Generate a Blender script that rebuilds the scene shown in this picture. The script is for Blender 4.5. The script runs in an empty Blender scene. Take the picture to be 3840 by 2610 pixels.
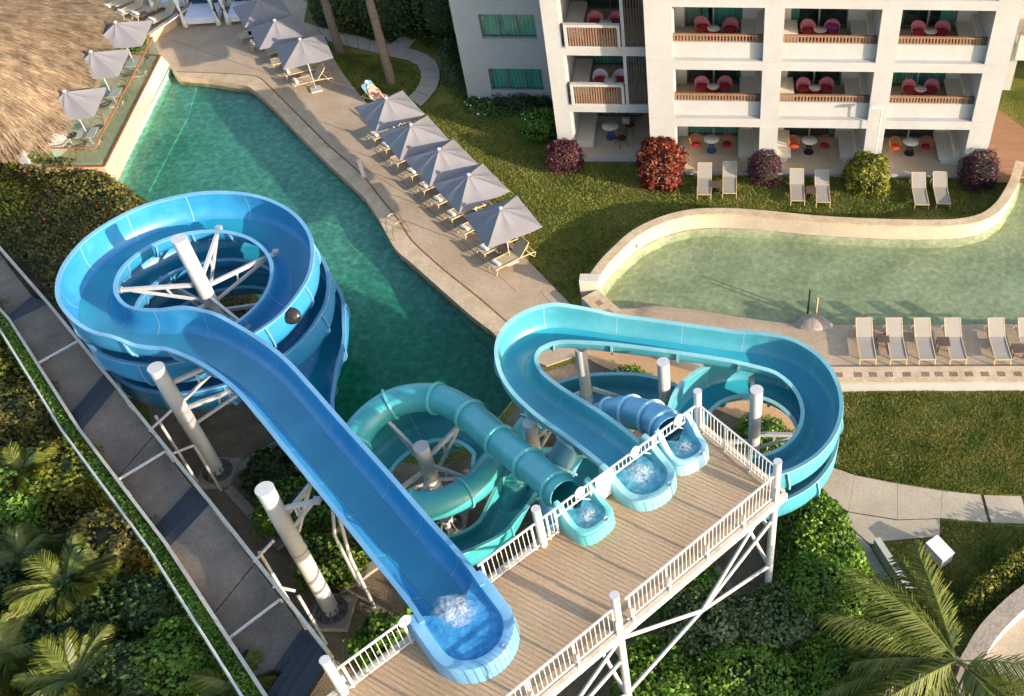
import bpy, bmesh, math, random
import numpy as np
from mathutils import Vector, Matrix
from mathutils.geometry import tessellate_polygon
random.seed(7); rng = np.random.default_rng(7)
SC = bpy.context.scene
COL = SC.collection
R = math.radians
# ------------------------------------------------------------------ camera
W0, H0, FPX, CX, CY = 3840.0, 2610.0, 3800.0, 2706.24, 1305.0
PITCH, ROLL, CAMZ = R(47.06287), R(-0.72902), 30.0
_c, _s = math.cos(PITCH), math.sin(PITCH)
_r0, _d0 = Vector((1, 0, 0)), Vector((0, -_s, -_c))
CF = Vector((0, _c, -_s))
CR = _r0 * math.cos(ROLL) + _d0 * math.sin(ROLL)
CD = _d0 * math.cos(ROLL) - _r0 * math.sin(ROLL)
cam_d = bpy.data.cameras.new('camera'); cam = bpy.data.objects.new('camera', cam_d); COL.objects.link(cam)
cam.matrix_world = Matrix(((CR.x, -CD.x, -CF.x, 0), (CR.y, -CD.y, -CF.y, 0), (CR.z, -CD.z, -CF.z, CAMZ), (0, 0, 0, 1)))
cam_d.sensor_width = 36.0; cam_d.lens = 36.0 * FPX / W0
cam_d.shift_x = -(CX - W0 / 2) / W0
cam_d.clip_start = 0.5; cam_d.clip_end = 2000
SC.camera = cam
# ------------------------------------------------------------------ sky, sun, exposure
SUN_EL, SUN_AZ = R(15.3), R(26.5)     # azimuth: shadows run to -x and a little +y
world = bpy.data.worlds.new('World'); SC.world = world; world.use_nodes = True
wn = world.node_tree.nodes; wl = world.node_tree.links
sky = wn.new('ShaderNodeTexSky'); sky.sky_type = 'NISHITA'; sky.sun_disc = False
sky.sun_elevation = SUN_EL; sky.sun_rotation = R(90) + SUN_AZ
sky.air_density = 1.0; sky.dust_density = 1.6; sky.ozone_density = 1.0
wl.new(sky.outputs['Color'], wn['Background'].inputs['Color'])
wn['Background'].inputs['Strength'].default_value = 0.15
sd = bpy.data.lights.new('sun', 'SUN'); sd.energy = 3.2; sd.angle = R(0.6); sd.color = (1.0, 0.86, 0.69)
sun = bpy.data.objects.new('sun', sd); COL.objects.link(sun)
SUNV = Vector((-math.cos(SUN_EL) * math.cos(SUN_AZ), math.cos(SUN_EL) * math.sin(SUN_AZ), -math.sin(SUN_EL)))
sun.rotation_euler = SUNV.to_track_quat('-Z', 'Y').to_euler(); sun.location = (40, -20, 60)
SC.view_settings.view_transform = 'Standard'; SC.view_settings.look = 'None'
SC.view_settings.exposure = 1.6; SC.view_settings.gamma = 1.0
try:
    SC.cycles.max_bounces = 6; SC.cycles.diffuse_bounces = 3; SC.cycles.glossy_bounces = 3
    SC.cycles.transparent_max_bounces = 12; SC.cycles.caustics_reflective = False; SC.cycles.caustics_refractive = False
except Exception:
    pass
# ------------------------------------------------------------------ helpers
KO = 3840.0 / 2324.0
def G(u, v, z=0.0):
    """survey: a spot read off the photograph (2324 px wide) on the level z -> world point"""
    d = CF + CR * ((u * KO - CX) / FPX) + CD * ((v * KO - CY) / FPX)
    t = (z - CAMZ) / d.z
    return Vector((d.x * t, d.y * t, z))
def GP(pts, z=0.0):
    return [G(u, v, z) for u, v in pts]
OFF = {}
def tag(o, label=None, cat=None, group=None, kind=None):
    if label: o['label'] = label
    if cat: o['category'] = cat
    if group: o['group'] = group
    if kind: o['kind'] = kind
    return o
def thing(name, label, cat, loc=(0, 0, 0), group=None, rz=0.0):
    o = bpy.data.objects.new(name, None); COL.objects.link(o); o.empty_display_size = 0.2
    o.location = loc; o.rotation_euler = (0, 0, rz)
    OFF[o.name] = Vector(loc)
    return tag(o, label, cat, group)
def copy_tree(o, parent=None):
    c = o.copy(); COL.objects.link(c); c.parent = parent
    OFF[c.name] = OFF.get(o.name, Vector((0, 0, 0)))
    for ch in list(o.children): copy_tree(ch, c)
    return c
def link_mesh(name, me, parent=None, loc=None, rot=None):
    o = bpy.data.objects.new(name, me); COL.objects.link(o)
    if parent is not None:
        o.parent = parent; off = OFF.get(parent.name, Vector((0, 0, 0)))
    else:
        off = Vector((0, 0, 0))
    OFF[o.name] = off
    if loc is not None: o.location = Vector(loc) - off
    if rot is not None: o.rotation_euler = rot
    return o
class MB:
    def __init__(s): s.v = []; s.f = []
    def add(s, vs, fs):
        n = len(s.v); s.v += [tuple(p) for p in vs]; s.f += [tuple(i + n for i in f) for f in fs]; return s
    def box(s, x0, x1, y0, y1, z0, z1):
        return s.add([(x0, y0, z0), (x1, y0, z0), (x1, y1, z0), (x0, y1, z0), (x0, y0, z1), (x1, y0, z1), (x1, y1, z1), (x0, y1, z1)],
                     [(0, 3, 2, 1), (4, 5, 6, 7), (0, 1, 5, 4), (1, 2, 6, 5), (2, 3, 7, 6), (3, 0, 4, 7)])
    def bar(s, p, q, w=0.05, h=None, up=(0, 0, 1)):
        h = h or w; p = Vector(p); q = Vector(q); t = (q - p).normalized(); up = Vector(up)
        if abs(t.dot(up)) > 0.99: up = Vector((0, 1, 0))
        a = t.cross(up).normalized() * (w / 2); b = a.cross(t).normalized() * (h / 2)
        vs = [p - a - b, p + a - b, p + a + b, p - a + b, q - a - b, q + a - b, q + a + b, q - a + b]
        return s.add(vs, [(0, 1, 2, 3), (7, 6, 5, 4), (0, 4, 5, 1), (1, 5, 6, 2), (2, 6, 7, 3), (3, 7, 4, 0)])
    def tube(s, path, r, n=10, caps=True, closed=False):
        P = [Vector(p) for p in path]; m = len(P)
        rs = r if isinstance(r, (list, tuple)) else [r] * m
        vs = []; prev = None
        for i, p in enumerate(P):
            if closed: t = P[(i + 1) % m] - P[i - 1]
            else: t = P[min(i + 1, m - 1)] - P[max(i - 1, 0)]
            t.normalize()
            if prev is None:
                a = t.orthogonal().normalized()
            else:
                a = (prev - t * prev.dot(t))
                a = a.normalized() if a.length > 1e-6 else t.orthogonal().normalized()
            prev = a; b = t.cross(a)
            for k in range(n):
                an = 2 * math.pi * k / n
                vs.append(p + (a * math.cos(an) + b * math.sin(an)) * rs[i])
        fs = []
        for i in range(m if closed else m - 1):
            j = (i + 1) % m
            for k in range(n):
                l = (k + 1) % n
                fs.append((i * n + k, i * n + l, j * n + l, j * n + k))
        if caps and not closed:
            fs.append(tuple(range(n - 1, -1, -1))); fs.append(tuple((m - 1) * n + k for k in range(n)))
        return s.add(vs, fs)
    def lathe(s, prof, c=(0, 0, 0), n=20, cap=True):
        c = Vector(c); vs = []; m = len(prof)
        for r, z in prof:
            for k in range(n):
                a = 2 * math.pi * k / n; vs.append((c.x + r * math.cos(a), c.y + r * math.sin(a), c.z + z))
        fs = [(i * n + k, i * n + (k + 1) % n, (i + 1) * n + (k + 1) % n, (i + 1) * n + k) for i in range(m - 1) for k in range(n)]
        if cap:
            fs.append(tuple(range(n - 1, -1, -1))); fs.append(tuple((m - 1) * n + k for k in range(n)))
        return s.add(vs, fs)
    def rings(s, rings, closed=True, cap0=False, cap1=False):
        n = len(rings[0]); vs = [p for r in rings for p in r]; fs = []
        for i in range(len(rings) - 1):
            for k in range(n if closed else n - 1):
                l = (k + 1) % n
                fs.append((i * n + k, i * n + l, (i + 1) * n + l, (i + 1) * n + k))
        if cap0: fs.append(tuple(range(n - 1, -1, -1)))
        if cap1: fs.append(tuple((len(rings) - 1) * n + k for k in range(n)))
        return s.add(vs, fs)
    def prism(s, poly, z0, z1, bottom=True):
        """poly: world xy points; flat top at z1 (tessellated), sides to z0"""
        P = [Vector((p[0], p[1], 0)) for p in poly]
        ar = sum(P[i].x * P[(i + 1) % len(P)].y - P[(i + 1) % len(P)].x * P[i].y for i in range(len(P)))
        if ar < 0: P.reverse()
        n = len(P); vs = [(p.x, p.y, z0) for p in P] + [(p.x, p.y, z1) for p in P]
        tr = tessellate_polygon([P]); fs = []
        for a, b, c in tr:
            q = (P[b] - P[a]).cross(P[c] - P[a]).z
            if q < 0: a, b, c = c, b, a
            fs.append((a + n, b + n, c + n))
            if bottom: fs.append((c, b, a))
        for i in range(n):
            j = (i + 1) % n; fs.append((i, j, j + n, i + n))
        return s.add(vs, fs)
    def mesh(s, name, mat, smooth=False, off=None, sharp=None):
        me = bpy.data.meshes.new(name)
        vs = s.v if off is None else [(a - off[0], b - off[1], c - off[2]) for a, b, c in s.v]
        me.from_pydata(vs, [], s.f); me.materials.append(mat)
        if smooth: me.polygons.foreach_set('use_smooth', [True] * len(me.polygons))
        me.update()
        if smooth and sharp:
            try: me.set_sharp_from_angle(angle=R(sharp))
            except Exception: pass
        return me
    def build(s, name, mat, parent=None, smooth=False, local=False, sharp=40):
        off = None
        if parent is not None and not local: off = OFF.get(parent.name)
        return link_mesh(name, s.mesh(name, mat, smooth, off, sharp), parent)
def spline(pts, step=0.15, closed=False):
    """Catmull-Rom through pts (any dimension), resampled"""
    P = np.array(pts, float); n = len(P); out = []
    segs = n if closed else n - 1
    for i in range(segs):
        if closed: p0, p1, p2, p3 = P[i - 1], P[i], P[(i + 1) % n], P[(i + 2) % n]
        else:
            p1, p2 = P[i], P[i + 1]; p0 = P[i - 1] if i else 2 * p1 - p2; p3 = P[i + 2] if i + 2 < n else 2 * p2 - p1
        m = max(2, int(np.linalg.norm((p2 - p1)[:3]) / step))
        for k in range(m):
            t = k / m
            out.append(0.5 * ((2 * p1) + (p2 - p0) * t + (2 * p0 - 5 * p1 + 4 * p2 - p3) * t * t + (3 * p1 - p0 - 3 * p2 + p3) * t ** 3))
    if not closed: out.append(P[-1])
    return np.array(out)
# ------------------------------------------------------------------ materials
def M(name, col, rough=0.6, var=0.12, scale=2.0, col2=None, bump=0.0, bscale=25.0, metal=0.0, spec=0.5, coat=0.0, fine=None, island=0.0, dirt=None, stretch=None):
    m = bpy.data.materials.new(name); m.use_nodes = True; nt = m.node_tree; n = nt.nodes; l = nt.links
    b = n['Principled BSDF']; geo = n.new('ShaderNodeNewGeometry')
    vec = geo.outputs['Position']
    if stretch:
        mp = n.new('ShaderNodeMapping'); l.new(vec, mp.inputs['Vector'])
        mp.inputs['Rotation'].default_value = (0, 0, stretch[1]); mp.inputs['Scale'].default_value = stretch[0]; vec = mp.outputs['Vector']
    t = n.new('ShaderNodeTexNoise'); l.new(vec, t.inputs['Vector'])
    t.inputs['Scale'].default_value = scale; t.inputs['Detail'].default_value = 6.0; t.inputs['Roughness'].default_value = 0.6
    r = n.new('ShaderNodeValToRGB'); l.new(t.outputs['Fac'], r.inputs['Fac'])
    r.color_ramp.elements[0].position = 0.3; r.color_ramp.elements[1].position = 0.7
    c1 = tuple(max(0, c * (1 - var)) for c in col) + (1,)
    c2 = (tuple(min(1, c * (1 + var)) for c in col) if col2 is None else tuple(col2)) + (1,)
    r.color_ramp.elements[0].color = c1; r.color_ramp.elements[1].color = c2
    out = r.outputs['Color']
    if fine:       # (scale, strength): fine mottling
        t2 = n.new('ShaderNodeTexNoise'); l.new(geo.outputs['Position'], t2.inputs['Vector']); t2.inputs['Scale'].default_value = fine[0]; t2.inputs['Detail'].default_value = 3
        mr = n.new('ShaderNodeMapRange'); l.new(t2.outputs['Fac'], mr.inputs['Value']); mr.inputs['From Min'].default_value = 0.3; mr.inputs['From Max'].default_value = 0.7
        mr.inputs['To Min'].default_value = 1 - fine[1]; mr.inputs['To Max'].default_value = 1 + fine[1]
        mx = n.new('ShaderNodeMix'); mx.data_type = 'RGBA'; mx.blend_type = 'MULTIPLY'; mx.inputs['Factor'].default_value = 1
        l.new(out, mx.inputs['A']); l.new(mr.outputs['Result'], mx.inputs['B']); out = mx.outputs['Result']
    if dirt:       # (scale, colour, amount): stains with a shape of their own
        t3 = n.new('ShaderNodeTexNoise'); l.new(geo.outputs['Position'], t3.inputs['Vector']); t3.inputs['Scale'].default_value = dirt[0]; t3.inputs['Detail'].default_value = 8; t3.inputs['Roughness'].default_value = 0.7
        rr = n.new('ShaderNodeMapRange'); l.new(t3.outputs['Fac'], rr.inputs['Value']); rr.inputs['From Min'].default_value = 0.52; rr.inputs['From Max'].default_value = 0.72
        rr.inputs['To Max'].default_value = dirt[2]
        mx = n.new('ShaderNodeMix'); mx.data_type = 'RGBA'; l.new(rr.outputs['Result'], mx.inputs['Factor']); l.new(out, mx.inputs['A'])
        mx.inputs['B'].default_value = tuple(dirt[1]) + (1,); out = mx.outputs['Result']
    if island:
        mr = n.new('ShaderNodeMapRange'); l.new(geo.outputs['Random Per Island'], mr.inputs['Value']); mr.inputs['To Min'].default_value = 1 - island; mr.inputs['To Max'].default_value = 1 + island
        mx = n.new('ShaderNodeMix'); mx.data_type = 'RGBA'; mx.blend_type = 'MULTIPLY'; mx.inputs['Factor'].default_value = 1
        l.new(out, mx.inputs['A']); l.new(mr.outputs['Result'], mx.inputs['B']); out = mx.outputs['Result']
    l.new(out, b.inputs['Base Color'])
    b.inputs['Roughness'].default_value = rough; b.inputs['Metallic'].default_value = metal
    b.inputs['Specular IOR Level'].default_value = spec
    if coat: b.inputs['Coat Weight'].default_value = coat; b.inputs['Coat Roughness'].default_value = 0.15
    if bump:
        tb = n.new('ShaderNodeTexNoise'); l.new(vec, tb.inputs['Vector']); tb.inputs['Scale'].default_value = bscale; tb.inputs['Detail'].default_value = 4
        bp = n.new('ShaderNodeBump'); l.new(tb.outputs['Fac'], bp.inputs['Height']); bp.inputs['Strength'].default_value = 1.0; bp.inputs['Distance'].default_value = bump
        l.new(bp.outputs['Normal'], b.inputs['Normal'])
    return m
def leafmat(name, col, col2, rough=0.5, island=0.35, trans=0.25):
    m = M(name, col, rough, 0.2, 0.9, col2, island=island, spec=0.35)
    nt = m.node_tree; n = nt.nodes; l = nt.links; b = n['Principled BSDF']
    src = b.inputs['Base Color'].links[0].from_socket
    tr = n.new('ShaderNodeBsdfTranslucent'); l.new(src, tr.inputs['Color'])
    mx = n.new('ShaderNodeMixShader'); mx.inputs['Fac'].default_value = trans
    l.new(b.outputs[0], mx.inputs[1]); l.new(tr.outputs[0], mx.inputs[2]); l.new(mx.outputs[0], n['Material Output'].inputs['Surface'])
    return m
def schlick(nt, lo, hi, normal=None):
    n = nt.nodes; l = nt.links; g = n.new('ShaderNodeNewGeometry'); d = n.new('ShaderNodeVectorMath'); d.operation = 'DOT_PRODUCT'
    l.new(g.outputs['Incoming'], d.inputs[0]); l.new(normal or g.outputs['Normal'], d.inputs[1])
    a = n.new('ShaderNodeMath'); a.operation = 'ABSOLUTE'; l.new(d.outputs['Value'], a.inputs[0])
    b = n.new('ShaderNodeMath'); b.operation = 'SUBTRACT'; b.inputs[0].default_value = 1.0; l.new(a.outputs[0], b.inputs[1])
    p = n.new('ShaderNodeMath'); p.operation = 'POWER'; l.new(b.outputs[0], p.inputs[0]); p.inputs[1].default_value = 5.0
    m = n.new('ShaderNodeMapRange'); l.new(p.outputs[0], m.inputs['Value']); m.inputs['To Min'].default_value = lo; m.inputs['To Max'].default_value = hi
    return m.outputs['Result']
def glassmat(name, tint, gl=0.06, rough=0.02):
    m = bpy.data.materials.new(name); m.use_nodes = True; nt = m.node_tree; n = nt.nodes; l = nt.links; n.remove(n['Principled BSDF'])
    t = n.new('ShaderNodeBsdfTransparent'); t.inputs['Color'].default_value = tint + (1,)
    g = n.new('ShaderNodeBsdfGlossy'); g.inputs['Roughness'].default_value = rough
    fr = schlick(nt, gl, 0.9)
    x = n.new('ShaderNodeMixShader'); l.new(fr, x.inputs['Fac']); l.new(t.outputs[0], x.inputs[1]); l.new(g.outputs[0], x.inputs[2])
    l.new(x.outputs[0], n['Material Output'].inputs['Surface'])
    return m
def watermat(name, absorb, dens, scale=2.2, lo=0.72, wave=0.02):
    m = bpy.data.materials.new(name); m.use_nodes = True; nt = m.node_tree; n = nt.nodes; l = nt.links; n.remove(n['Principled BSDF'])
    geo = n.new('ShaderNodeNewGeometry')
    lay = []
    for q, (sc_, wob, nsc) in enumerate(((scale, 0.55, 1.6), (scale * 1.7, 0.4, 2.7))):
        ns = n.new('ShaderNodeTexNoise'); l.new(geo.outputs['Position'], ns.inputs['Vector']); ns.inputs['Scale'].default_value = nsc; ns.inputs['Detail'].default_value = 4
        ad = n.new('ShaderNodeVectorMath'); ad.operation = 'MULTIPLY_ADD'; l.new(ns.outputs['Color'], ad.inputs[0]); ad.inputs[1].default_value = (wob, wob, 0); l.new(geo.outputs['Position'], ad.inputs[2])
        vo = n.new('ShaderNodeTexVoronoi'); vo.feature = 'SMOOTH_F1'; vo.voronoi_dimensions = '2D'; l.new(ad.outputs[0], vo.inputs['Vector']); vo.inputs['Scale'].default_value = sc_; vo.inputs['Smoothness'].default_value = 0.35
        m2 = n.new('ShaderNodeMapRange'); l.new(vo.outputs['Distance'], m2.inputs['Value']); m2.interpolation_type = 'SMOOTHSTEP'
        m2.inputs['From Min'].default_value = 0.25; m2.inputs['From Max'].default_value = 0.75; m2.inputs['To Min'].default_value = lo; m2.inputs['To Max'].default_value = 1.0; lay.append(m2)
    mr = n.new('ShaderNodeMath'); mr.operation = 'MULTIPLY'; l.new(lay[0].outputs['Result'], mr.inputs[0]); l.new(lay[1].outputs['Result'], mr.inputs[1])
    t = n.new('ShaderNodeBsdfTransparent'); l.new(mr.outputs[0], t.inputs['Color'])  # caustic net of sunlight imitated by a pattern in the transparent colour
    wv = n.new('ShaderNodeTexNoise'); l.new(geo.outputs['Position'], wv.inputs['Vector']); wv.inputs['Scale'].default_value = 3.0; wv.inputs['Detail'].default_value = 4
    bp = n.new('ShaderNodeBump'); l.new(wv.outputs['Fac'], bp.inputs['Height']); bp.inputs['Distance'].default_value = wave; bp.inputs['Strength'].default_value = 1
    g = n.new('ShaderNodeBsdfGlossy'); g.inputs['Roughness'].default_value = 0.06; l.new(bp.outputs['Normal'], g.inputs['Normal'])
    fr = schlick(nt, 0.02, 1.0, bp.outputs['Normal'])
    x = n.new('ShaderNodeMixShader'); l.new(fr, x.inputs['Fac']); l.new(t.outputs[0], x.inputs[1]); l.new(g.outputs[0], x.inputs[2])
    l.new(x.outputs[0], n['Material Output'].inputs['Surface'])
    va = n.new('ShaderNodeVolumeAbsorption'); va.inputs['Color'].default_value = absorb + (1,); va.inputs['Density'].default_value = dens
    l.new(va.outputs[0], n['Material Output'].inputs['Volume'])
    return m
MAT = {}
def mats():
    m = MAT
    m['lawn'] = M('lawn', (0.085, 0.13, 0.016), 0.9, 0.35, 0.35, (0.22, 0.18, 0.045), bump=0.05, bscale=9, fine=(14, 0.55), spec=0.1)
    m['grass'] = leafmat('grass', (0.11, 0.18, 0.02), (0.30, 0.27, 0.06), 0.7, 0.4, 0.35)
    m['soil'] = M('soil', (0.045, 0.032, 0.022), 0.95, 0.35, 1.2, (0.10, 0.07, 0.045), bump=0.04, bscale=8, fine=(12, 0.4), spec=0.1)
    m['gravel'] = M('gravel', (0.17, 0.125, 0.085), 0.95, 0.3, 0.8, (0.25, 0.19, 0.13), bump=0.03, bscale=18, fine=(22, 0.5), spec=0.1)
    m['deck'] = M('deck_concrete', (0.385, 0.285, 0.19), 0.85, 0.1, 0.5, (0.46, 0.35, 0.245), bump=0.004, bscale=30, fine=(7, 0.10), dirt=(0.7, (0.30, 0.23, 0.17), 0.55), spec=0.25)
    m['coping'] = M('coping_stone', (0.42, 0.31, 0.19), 0.8, 0.1, 1.1, (0.55, 0.43, 0.30), bump=0.004, bscale=30, fine=(10, 0.12), dirt=(1.2, (0.33, 0.23, 0.13), 0.5), spec=0.25)
    m['drain'] = M('drain_channel', (0.17, 0.085, 0.035), 0.9, 0.3, 3.0, fine=(8, 0.3))
    m['path'] = M('path_concrete', (0.36, 0.30, 0.225), 0.85, 0.09, 0.6, (0.43, 0.36, 0.275), bump=0.004, bscale=30, fine=(9, 0.10), dirt=(0.9, (0.33, 0.27, 0.2), 0.45), spec=0.25)
    m['tanpath'] = M('tan_path', (0.45, 0.27, 0.14), 0.85, 0.1, 0.7, fine=(9, 0.1))
    m['white'] = M('white_render', (0.37, 0.362, 0.35), 0.8, 0.05, 0.6, bump=0.004, bscale=40, fine=(5, 0.03), dirt=(0.9, (0.32, 0.305, 0.28), 0.5), spec=0.3)
    m['whitewall'] = M('white_pool_wall', (0.50, 0.45, 0.385), 0.8, 0.05, 0.8, fine=(6, 0.04), dirt=(0.8, (0.6, 0.5, 0.38), 0.5), spec=0.3)
    m['rivwall'] = M('river_wall_stone', (0.42, 0.345, 0.26), 0.8, 0.06, 0.9, (0.48, 0.41, 0.315), fine=(8, 0.06), dirt=(0.9, (0.58, 0.4, 0.22), 0.4), spec=0.3)
    m['poolfloor'] = M('pool_floor', (0.24, 0.54, 0.42), 0.8, 0.2, 0.3, (0.42, 0.68, 0.48), fine=(3, 0.08))
    m['rivfloor'] = M('river_floor', (0.46, 0.45, 0.28), 0.8, 0.2, 0.4, (0.60, 0.56, 0.37), fine=(3, 0.10))
    m['water'] = watermat('pool_water', (0.05, 0.70, 0.60), 0.62, 2.6, 0.78, 0.02)
    m['rwater'] = watermat('river_water', (0.45, 0.75, 0.52), 0.5, 3.4, 0.86, 0.012)
    m['steel'] = M('white_paint_steel', (0.44, 0.435, 0.43), 0.45, 0.05, 1.5, fine=(9, 0.04), dirt=(2.2, (0.42, 0.37, 0.32), 0.5), spec=0.5)
    m['rail'] = M('white_rail_paint', (0.58, 0.56, 0.53), 0.45, 0.04, 3, dirt=(5, (0.45, 0.28, 0.15), 0.5))
    m['galv'] = M('galvanised', (0.45, 0.45, 0.45), 0.4, 0.15, 4, metal=0.4, dirt=(3, (0.25, 0.18, 0.12), 0.5))
    m['chrome'] = M('stainless', (0.7, 0.7, 0.7), 0.2, 0.03, 3, metal=1.0)
    m['footing'] = M('footing_concrete', (0.30, 0.25, 0.20), 0.9, 0.2, 2, bump=0.01, bscale=12, fine=(9, 0.2), dirt=(2, (0.15, 0.11, 0.08), 0.6))
    m['darksteel'] = M('dark_base_steel', (0.10, 0.095, 0.09), 0.6, 0.3, 5)
    def fib(k, c, c2): m[k] = M(k, c, 0.42, 0.06, 0.35, c2, spec=0.65, coat=0.0, fine=(3, 0.05), dirt=(1.1, tuple(min(1, x * 1.2 + 0.07) for x in c), 0.5), bump=0.002, bscale=5)
    fib('fib_blue', (0.018, 0.20, 0.42), (0.035, 0.26, 0.47)); fib('fib_blue_rim', (0.10, 0.28, 0.46), (0.15, 0.33, 0.50))  # rim tones are paler: skylight on the edges put into their colour
    fib('fib_cyan', (0.045, 0.27, 0.345), (0.075, 0.32, 0.38)); fib('fib_cyan_rim', (0.15, 0.37, 0.42), (0.2, 0.41, 0.45))
    fib('fib_teal', (0.03, 0.29, 0.33), (0.06, 0.36, 0.36)); fib('fib_teal_rim', (0.09, 0.42, 0.42), (0.14, 0.48, 0.45))
    fib('fib_sky', (0.07, 0.30, 0.47), (0.11, 0.36, 0.50)); fib('fib_sky_rim', (0.30, 0.55, 0.68), (0.36, 0.6, 0.72))
    m['tubwater'] = M('tub_water', (0.05, 0.30, 0.42), 0.08, 0.3, 4, (0.12, 0.42, 0.50), bump=0.03, bscale=6, spec=0.5)
    m['tubwater_b'] = M('tub_water_blue', (0.02, 0.20, 0.48), 0.08, 0.3, 4, (0.06, 0.30, 0.55), bump=0.03, bscale=6, spec=0.5)
    m['wet_shade'] = M('wet_shade_strip', (0.01, 0.20, 0.33), 0.10, 0.1, 0.6, (0.02, 0.25, 0.38), bump=0.004, bscale=9, spec=0.6)  # wet chute floor, its shade painted in as a darker tone
    m['wet_shade2'] = M('wet_shade_strip_cyan', (0.015, 0.26, 0.36), 0.10, 0.1, 0.6, (0.03, 0.31, 0.40), bump=0.004, bscale=9, spec=0.6)
    m['seam'] = M('joint_sealant', (0.36, 0.52, 0.62), 0.5, 0.1, 4)
    m['foam'] = M('foam', (0.72, 0.80, 0.82), 0.6, 0.2, 8, bump=0.03, bscale=18)
    m['board'] = M('deck_board', (0.36, 0.24, 0.14), 0.75, 0.10, 0.4, (0.43, 0.30, 0.19), fine=(14, 0.10), dirt=(0.55, (0.40, 0.25, 0.155), 0.45), spec=0.3)
    m['edge'] = M('deck_edge_beam', (0.50, 0.44, 0.35), 0.8, 0.12, 1.2, dirt=(1.6, (0.30, 0.2, 0.11), 0.7), fine=(9, 0.1))
    m['ramp'] = M('ramp_surface', (0.145, 0.105, 0.075), 0.85, 0.3, 0.5, (0.22, 0.165, 0.12), fine=(12, 0.18), dirt=(0.8, (0.1, 0.08, 0.065), 0.6))
    m['step'] = M('stair_tread', (0.016, 0.018, 0.026), 0.7, 0.25, 3, fine=(12, 0.2))
    m['thatch'] = M('thatch', (0.12, 0.07, 0.032), 0.95, 0.3, 0.8, (0.20, 0.12, 0.06), bump=0.04, bscale=14, fine=(9, 0.3))
    m['straw'] = M('straw', (0.14, 0.09, 0.052), 0.9, 0.3, 1.3, (0.29, 0.205, 0.125), island=0.55)
    m['canvas'] = M('umbrella_canvas', (0.20, 0.19, 0.20), 0.85, 0.05, 0.8, bump=0.006, bscale=3, fine=(30, 0.03), dirt=(1.0, (0.17, 0.162, 0.172), 0.4), spec=0.2)
    m['sling'] = M('sling_fabric', (0.42, 0.335, 0.22), 0.8, 0.05, 2, fine=(40, 0.05))
    m['sling2'] = M('sling_fabric_grey', (0.27, 0.24, 0.205), 0.8, 0.05, 2, fine=(40, 0.05))
    m['lframe'] = M('lounger_frame', (0.48, 0.37, 0.22), 0.5, 0.05, 2)
    m['towel'] = M('towel', (0.82, 0.80, 0.78), 0.95, 0.05, 4, bump=0.01, bscale=40)
    m['bluecloth'] = M('blue_cloth', (0.07, 0.22, 0.36), 0.9, 0.1, 4)
    m['wicker'] = M('dark_wicker', (0.075, 0.05, 0.035), 0.7, 0.3, 6, bump=0.006, bscale=60)
    m['darkwood'] = M('dark_wood', (0.03, 0.018, 0.012), 0.6, 0.3, 4)
    m['pink'] = M('pink_wicker', (0.45, 0.13, 0.15), 0.6, 0.08, 5, bump=0.006, bscale=50)
    m['palepink'] = M('pale_pink_wicker', (0.55, 0.42, 0.45), 0.6, 0.08, 5)
    m['red'] = M('red_cushion', (0.30, 0.012, 0.015), 0.9, 0.15, 6)
    m['orange'] = M('orange_steel', (0.55, 0.12, 0.04), 0.5, 0.08, 5)
    m['orangecush'] = M('orange_cushion', (0.62, 0.07, 0.015), 0.9, 0.15, 6)
    m['maroon'] = M('maroon_steel', (0.08, 0.014, 0.014), 0.5, 0.1, 5)
    m['purple'] = M('purple_towel', (0.22, 0.04, 0.22), 0.9, 0.3, 9)
    m['marble'] = M('marble', (0.62, 0.58, 0.52), 0.3, 0.2, 5, (0.78, 0.75, 0.70))
    m['bluebase'] = M('blue_base', (0.04, 0.10, 0.22), 0.5, 0.1, 5)
    m['blackbase'] = M('black_base', (0.02, 0.02, 0.022), 0.5, 0.1, 5)
    m['frame'] = M('window_frame', (0.16, 0.14, 0.12), 0.5, 0.1, 4)
    m['lightframe'] = M('door_frame', (0.45, 0.40, 0.33), 0.5, 0.1, 4)
    m['pane'] = glassmat('window_glass', (0.72, 0.92, 0.88), 0.08)
    m['curtain'] = M('green_curtain', (0.40, 0.58, 0.53), 0.9, 0.15, 3, stretch=((9, 0.1, 0.1), 0))
    m['curtainw'] = M('white_curtain', (0.6, 0.56, 0.5), 0.9, 0.15, 3, stretch=((9, 0.1, 0.1), 0))
    m['room'] = M('room_dark', (0.05, 0.045, 0.04), 0.9, 0.2, 2)
    m['tile'] = M('terrace_tile', (0.48, 0.37, 0.25), 0.6, 0.08, 1.0, (0.55, 0.44, 0.31), fine=(7, 0.06))
    m['plaster'] = M('balcony_plaster', (0.66, 0.59, 0.48), 0.8, 0.04, 0.8, fine=(6, 0.03))
    m['slat'] = M('wood_slat', (0.24, 0.13, 0.075), 0.6, 0.12, 3, island=0.1)
    m['slatdark'] = M('dark_slat', (0.07, 0.045, 0.035), 0.6, 0.15, 3)
    m['corten'] = M('rust_rail', (0.30, 0.10, 0.035), 0.7, 0.2, 4)
    m['glass'] = glassmat('balustrade_glass', (0.86, 0.92, 0.87), 0.05)
    m['turq'] = M('turquoise_panel', (0.03, 0.42, 0.55), 0.4, 0.05, 3)
    m['tealp'] = M('teal_panel', (0.02, 0.24, 0.27), 0.4, 0.05, 3)
    m['orangep'] = M('orange_panel', (0.70, 0.20, 0.02), 0.5, 0.05, 3)
    m['wire'] = M('grey_wire', (0.12, 0.11, 0.10), 0.5, 0.1, 5)
    m['tabletop'] = M('grey_tabletop', (0.36, 0.37, 0.36), 0.4, 0.08, 3)
    m['bedblue'] = M('bed_linen', (0.62, 0.66, 0.78), 0.9, 0.05, 3)
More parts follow.
